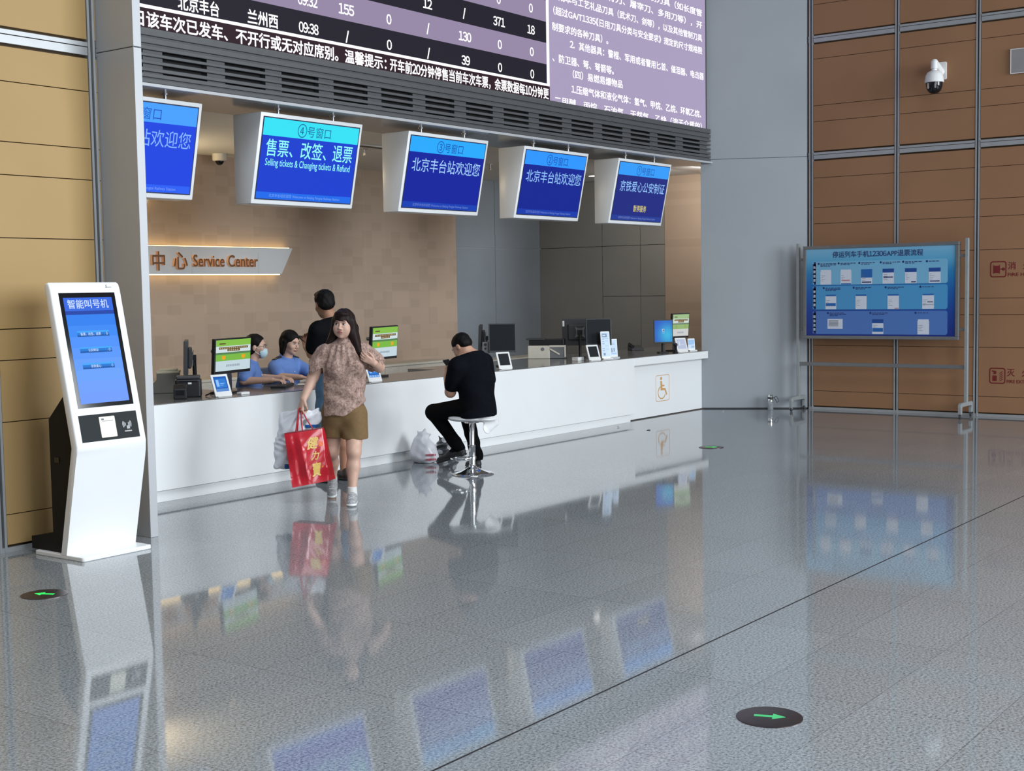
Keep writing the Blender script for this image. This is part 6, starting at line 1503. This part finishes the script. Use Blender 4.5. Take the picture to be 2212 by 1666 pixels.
    shoe(T, (0.060, 0.315, 0.002), (-0.045, 0.545, 0.002), SH, 1.05, 'shoe', v=0.005)
    P0 = thing('mobile_phone', 'dark mobile phone in front of the man seated on the bar stool', 'phone', (9.689, 7.609, 0), math.radians(38.14)-PI/2)
    M_ = frame((-0.195, 0.315, 0.985), (0.72, 0.62, 0.1), (-0.5, 0.45, 0.65))
    w = MB(); w.M = M_; w.prism(rrect(-0.038, -0.078, 0.038, 0.078, 0.008), -0.004, 0.004); w.build('body', BLACK, P0, False, bevel=0.0015)
    w = MB(); w.M = M_; w.prism(rrect(-0.035, -0.074, 0.035, 0.074, 0.006), 0.004, 0.0048); w.build('screen', BGLASS, P0, False)
seated_man()

def floor_bags():
    ang = math.atan2(8.56, 10.1)-PI/2
    T = thing('plastic_bag', 'lumpy white plastic carrier with red print on the floor beside the bar stool', 'bag', (10.10, 8.52, 0), ang)
    F = Field((-0.24, -0.20, -0.01), (0.24, 0.22, 0.36), 0.0048)
    F.ell((-0.02, 0.02, 0.11), (0.135, 0.115, 0.13), None, 0.05); F.ell((0.0, 0.02, 0.06), (0.125, 0.11, 0.08), None, 0.05); F.ell((-0.03, 0.02, 0.20), (0.085, 0.07, 0.075), None, 0.05)
    F.cap((-0.03, 0.02, 0.25), (-0.075, 0.02, 0.315), 0.035, 0.006, 0.03); F.cap((-0.03, 0.02, 0.25), (0.0, 0.02, 0.325), 0.035, 0.010, 0.03, flat=((0, 1, 0), 0.5)); F.cap((-0.01, 0.02, 0.25), (0.055, 0.01, 0.275), 0.03, 0.008, 0.03)
    F.clip((0, 0, -1), (0, 0, 0.0)); 
    F.wave(lambda X, Y, Z: 0.007*np.sin(24*X+11*Z+3*np.sin(13*Z))*np.sin(17*Z+14*Y+8*X)+0.003*np.sin(70*X+20*Z)*np.sin(40*Y+30*Z))
    F.clip((0, 0, -1), (0, 0, 0.002))
    b = F.mesh('body', mat('cloudy_white_film', (0.66, 0.655, 0.70), 0.32, 0, 0.12, 14), T, None, 1, True)
    p = MB(); rnd = random.Random(2)
    for j in range(2):
        for k in range(6): 
            x = 0.005+0.017*k; p.box((x, -0.112, 0.078-0.045*j), (x+0.012, -0.085, 0.095-0.045*j))
    p.build('red_print', mat('red_bag_print', (0.52, 0.10, 0.14), 0.4, 0, 0.1, 40), b, False)
    T = thing('carrier_bag', 'crumpled dark grey carrier bag between the white bag and the seated man shoe', 'bag', (10.33, 8.47, 0), ang)
    F = Field((-0.18, -0.16, -0.01), (0.20, 0.18, 0.30), 0.0048)
    F.ell((0.0, 0.02, 0.09), (0.10, 0.10, 0.12), None, 0.05); F.cap((0.0, 0.02, 0.15), (-0.05, 0.02, 0.235), 0.06, 0.01, 0.03); F.cap((0.02, 0.0, 0.10), (0.10, 0.02, 0.04), 0.06, 0.04, 0.04)
    F.wave(lambda X, Y, Z: 0.012*np.sin(44*X+9*np.sin(22*Z))*np.sin(36*Z+14*Y)); F.clip((0, 0, -1), (0, 0, 0.002))
    F.mesh('body', [mat('dark_grey_film', (0.035, 0.037, 0.042), 0.25, 0, 0.4, 18), mat('pale_grey_film', (0.38, 0.385, 0.40), 0.25, 0, 0.1, 18)], T, lambda C: (np.sin(50*C[:, 0]+38*C[:, 2])+0.6*np.sin(70*C[:, 2]-30*C[:, 0]) > 0.75), 1, True)
floor_bags()

# ================================================================= THE TWO CLERKS
def clerks():
    BLUE = mat('uniform_blue_shirt', (0.115, 0.215, 0.52), 0.75, 0, 0.06, 30); NAVYC = mat('navy_cloth', (0.010, 0.013, 0.030), 0.7, 0, 0.1, 40); TROU = mat('navy_trousers', (0.02, 0.024, 0.045), 0.8, 0, 0.1, 30)
    WB = mat('white_button', (0.8, 0.8, 0.8), 0.3, 0, 0)
    def clerk(label, loc, ang, f, hc, armR, armL, kind):
        T = figure('person', label, loc, ang)
        B = Field((-0.62, -0.62, 0.0), (0.62, 0.62, 1.36), 0.006)
        fx = nv(f[0], f[1], 0); lf = np.array((-fx[1], fx[0], 0)); hc = np.array(hc, float)
        c = np.array((hc[0], hc[1], 0))-fx*0.07
        Q = lambda a, b, z: tuple(c+lf*a+fx*b+np.array((0, 0, z)))
        B.cap(Q(0.05, -0.04, 0.53), Q(-0.05, -0.04, 0.53), 0.12, 0.12, 0.05, flat=((0, 0, 1), 0.75))
        B.cap(Q(0, -0.03, 0.56), Q(0, -0.01, 0.76), 0.125, 0.130, 0.05, flat=(fx, 0.72)); B.cap(Q(0, -0.01, 0.76), Q(0, 0.0, 0.90), 0.135, 0.138, 0.05, flat=(fx, 0.72))
        B.cap(Q(0.130, 0, 0.972), Q(-0.130, 0, 0.972), 0.054, 0.054, 0.05); B.cap(Q(0, 0.005, 0.96), tuple(hc+np.array((0, 0, -0.07))-fx*0.02), 0.052, 0.048, 0.03)
        P, m = head(B, hc, f, (0, 0, 1), 0.98)
        for s in (1, -1):
            B.cap(Q(s*0.09, 0.0, 0.52), Q(s*0.10, 0.38, 0.52), 0.078, 0.060, 0.03); B.cap(Q(s*0.10, 0.38, 0.52), Q(s*0.10, 0.36, 0.10), 0.056, 0.040, 0.02); B.cap(Q(s*0.10, 0.35, 0.08), Q(s*0.10, 0.48, 0.03), 0.034, 0.028, 0.02)
        sh = {1: Q(0.165, 0.0, 0.955), -1: Q(-0.165, 0.0, 0.955)}
        for s, (el, wr, hd, hn) in ((-1, armR), (1, armL)):
            B.cap(sh[s], el, 0.050, 0.042, 0.03); B.cap(el, wr, 0.041, 0.027, 0.015); hand(B, wr, hd, hn, -s, 0.95, (0.45, 0.5, 0.55, 0.6), 0.4)
        B.mesh('body', SKIN, T, None, 1, True)
        face_parts(T, P, m, 0.98, lipmat=mat('pale_lips', (0.37, 0.165, 0.14), 0.45, 0, 0.03, 60))
        S = Field((-0.40, -0.42, 0.48), (0.40, 0.42, 1.08), 0.005)
        S.cap(Q(0, -0.03, 0.52), Q(0, -0.01, 0.76), 0.142, 0.146, 0.05, flat=(fx, 0.78)); S.cap(Q(0, -0.01, 0.76), Q(0, 0.0, 0.90), 0.150, 0.152, 0.05, flat=(fx, 0.76))
        S.cap(Q(0.130, 0, 0.968), Q(-0.130, 0, 0.968), 0.067, 0.067, 0.05); S.cap(Q(0, -0.005, 0.98), Q(0, 0.0, 1.035), 0.085, 0.070, 0.02)
        for s, a in ((-1, armR), (1, armL)): S.cap(sh[s], tuple(np.array(sh[s])*0.28+np.array(a[0])*0.72), 0.066, 0.066, 0.03)
        S.clip((0, 0, -1), (0, 0, 0.52)); S.clip(nv(*(np.array((0, 0, 1))+fx*0.40)), Q(0, 0.02, 1.040))
        S.wave(lambda X, Y, Z: 0.004*np.sin(34*Z+20*X)*np.ones_like(Y)*np.clip((0.92-Z)/0.15, 0, 1))
        S.mesh('shirt', BLUE, T, None, 1, True)
        C_ = Field(np.array(Q(0, 0.02, 1.02))-0.14, np.array(Q(0, 0.02, 1.02))+0.14, 0.004)
        C_.cap(Q(0, 0.0, 0.99), Q(0, 0.012, 1.075), 0.098, 0.064, 0.01); C_.cap(Q(0, 0.01, 0.96), Q(0, 0.02, 1.12), 0.060, 0.056, 0.004, 'cut'); C_.cap(Q(0, 0.10, 1.07), Q(0, 0.10, 0.99), 0.034, 0.004, 0.002, 'cut')
        C_.clip(nv(*(np.array((0, 0, 1))+fx*0.5)), Q(0, 0, 1.072)); C_.clip(nv(*(np.array((0, 0, -1))-fx*0.5)), Q(0, 0.0, 1.005)); C_.mesh('collar', BLUE, T, None, 1, True)
        for s in (1, -1):
            w = MB(); w.M = frame(Q(s*0.130, 0.0, 1.040), tuple(lf*s*0.95+np.array((0, 0, -0.30))), tuple(fx)); w.prism(rrect(-0.055, -0.022, 0.055, 0.022, 0.006), -0.012, 0.006)
            e = w.build('epaulette', NAVYC, T, False, bevel=0.002)
            w = MB(); w.M = frame(Q(s*0.130, 0.0, 1.040), tuple(lf*s*0.95+np.array((0, 0, -0.30))), tuple(fx)); w.box((0.02, -0.018, 0.006), (0.03, 0.018, 0.008)); w.build('gold_bar', mat('gold_braid', (0.55, 0.40, 0.12), 0.4, 0.4, 0.05, 40), e, False)
        w = MB()
        for z, b in ((0.90, 0.118), (0.82, 0.122), (0.74, 0.118)): w.ball(Q(0, b, z), 0.006, 0, 6)
        w.build('button', WB, T, False, smooth=True)
        J = Field((-0.62, -0.62, 0.06), (0.62, 0.62, 0.66), 0.007)
        J.cap(Q(0.05, -0.04, 0.53), Q(-0.05, -0.04, 0.53), 0.132, 0.132, 0.05, flat=((0, 0, 1), 0.75))
        for s in (1, -1): J.cap(Q(s*0.09, 0.0, 0.52), Q(s*0.10, 0.38, 0.52), 0.088, 0.070, 0.03); J.cap(Q(s*0.10, 0.38, 0.52), Q(s*0.10, 0.36, 0.11), 0.066, 0.054, 0.02)
        J.mesh('trousers', TROU, T, None, 1, True)
        for s in (1, -1): shoe(T, Q(s*0.10, 0.31, 0.002), Q(s*0.10, 0.54, 0.002), [BLACK], 0.95, 'shoe', v=0.006)
        H = Field(hc-0.20, hc+0.20, 0.004)
        H.ell(P(0, -0.016, 0.042), (0.084, 0.100, 0.086), m, 0); H.ell(P(0, -0.050, -0.015), (0.079, 0.070, 0.075), m, 0.02)
        if kind == 'mask':
            H.ell(P(0, 0.085, -0.010), (0.090, 0.070, 0.085), m, 0.012, 'cut'); H.cap(P(0, -0.085, -0.02), P(0, -0.075, -0.10), 0.045, 0.035, 0.02)
            for q in (-1, 1): H.ell(P(q*0.085, -0.005, -0.018), (0.025, 0.026, 0.040), m, 0.006, 'cut')
        else:
            H.ell(P(0, 0.088, -0.034), (0.063, 0.070, 0.094), m, 0.010, 'cut')
            for q in (-1, 1): H.cap(P(q*0.074, -0.010, 0.01), P(q*0.072, -0.015, -0.105), 0.026, 0.018, 0.02)
            H.cap(P(0, -0.07, 0.0), P(0, -0.060, -0.11), 0.06, 0.05, 0.02)
        H.wave(lambda X, Y, Z: 0.0014*np.sin(110*X+30*Z)*np.sin(100*Y+40*Z))
        H.mesh('hair', HAIRB, T, None, 1, True)
        if kind == 'mask':
            K = Field(P(0, 0.07, -0.06)-0.10, P(0, 0.07, -0.06)+0.10, 0.0035)
            K.ell(P(0, 0.052, -0.055), (0.062, 0.062, 0.060), m, 0); K.ell(P(0, 0.030, -0.055), (0.060, 0.060, 0.062), m, 0.002, 'cut')
            K.clip(-m[1], P(0, 0.035, 0)); K.clip(m[2], P(0, 0.07, -0.010)); 
            K.mesh('face_mask', mat('pale_blue_mask', (0.50, 0.66, 0.74), 0.8, 0, 0.03, 40), T, None, 1, True)
            w = MB()
            for q in (-1, 1): w.tube([tuple(P(q*0.054, 0.055, -0.03)), tuple(P(q*0.074, 0.010, -0.005)), tuple(P(q*0.080, -0.012, -0.012)), tuple(P(q*0.074, 0.0, -0.045)), tuple(P(q*0.052, 0.045, -0.08))], 0.0022, 6)
            w.build('ear_loop', WPLAS, T, False, smooth=True)
            w = MB()
            for q in (-1, 1):
                w.tube([tuple(P(q*0.033+0.023*math.cos(a), 0.105-0.01*abs(math.cos(a)), 0.004+0.017*math.sin(a))) for a in [2*PI*k/20 for k in range(20)]], 0.0018, 6, closed=True); w.tube([tuple(P(q*0.056, 0.097, 0.008)), tuple(P(q*0.074, -0.005, 0.008))], 0.0016, 6)
            w.tube([tuple(P(-0.010, 0.107, 0.008)), tuple(P(0.010, 0.107, 0.008))], 0.0018, 6)
            w.build('glasses', mat('thin_metal_frame', (0.30, 0.24, 0.20), 0.3, 0.8, 0), T, False, smooth=True)
        # swivel chair
        return T, Q, fx, lf
    def chair(label, T_loc, ang, Q, fx, lf):
        T = thing('office_chair', label, 'chair', T_loc, math.radians(ang)-PI/2)
        CH = mat('grey_blue_chair_fabric', (0.20, 0.215, 0.29), 0.8, 0, 0.08, 30)
        def fr(p): return frame(p, tuple(lf), tuple(fx))
        w = MB(); w.M = fr(Q(0, 0.02, 0.415)); w.prism(rrect(-0.23, -0.22, 0.23, 0.22, 0.06), -0.03, 0.0); w.build('seat', CH, T, False, bevel=0.012)
        w = MB(); w.M = frame(Q(0, -0.215, 0.72), tuple(lf), (0, 0, 1)); w.prism(rrect(-0.22, -0.24, 0.22, 0.22, 0.06), -0.02, 0.02); w.build('backrest', CH, T, False, bevel=0.012)
        w = MB(); w.tube([Q(0, 0, 0.385), Q(0, 0, 0.09)], 0.025, 14); w.tube([Q(0, -0.05, 0.38), Q(0, -0.24, 0.42), Q(0, -0.25, 0.60)], 0.018, 10); w.build('column', BLACK, T, False, smooth=True)
        for k in range(5):
            a = 2*PI*k/5+0.3; d = lf*math.cos(a)+fx*math.sin(a); c0 = np.array(Q(0, 0, 0.09)); e = c0+d*0.27-np.array((0, 0, 0.02))
            lg = MB().tube([tuple(c0), tuple(e)], [0.022, 0.015], 10).build('leg', BLACK, T, False, smooth=True)
            MB().ball(tuple(e-np.array((0, 0, 0.042))), 0.027, 0, 8).build('caster', BLACK, lg, False, smooth=True)
    L1, A1 = (9.0, 9.73, 0), 47.14
    r1 = clerk('person in blue uniform and glasses wearing a pale face mask, seated behind the counter', L1, A1, (1.0, -0.10, -0.03), (0.020, 0.0, 1.178),
               ((-0.105, -0.19, 0.862), (0.165, -0.30, 0.868), (0.85, -0.25, -0.05), (0.1, 0.1, -1)), ((0.03, 0.12, 0.868), (0.27, -0.03, 0.868), (0.7, -0.6, -0.1), (0.0, 0.2, -1)), 'mask')
    chair('grey blue office chair of the masked clerk', L1, A1, *r1[1:])
    L2, A2 = (9.55, 9.86, 0), 45.74
    r2_ = clerk('person in blue uniform with a black bob, seated beside the masked clerk', L2, A2, (0.74, -0.66, -0.22), (0.045, 0.0, 1.195),
                ((-0.06, -0.20, 0.862), (0.14, -0.36, 0.862), (0.8, -0.5, -0.1), (0, 0, -1)), ((0.27, 0.02, 0.865), (0.30, -0.22, 0.862), (-0.1, -0.9, -0.1), (0, 0, -1)), 'bob')
    chair('grey blue office chair of the clerk with the bob', L2, A2, *r2_[1:])
clerks()
# ---------------------------------------------------------------- tidy up
bpy.data.objects.remove(_to, do_unlink=True)
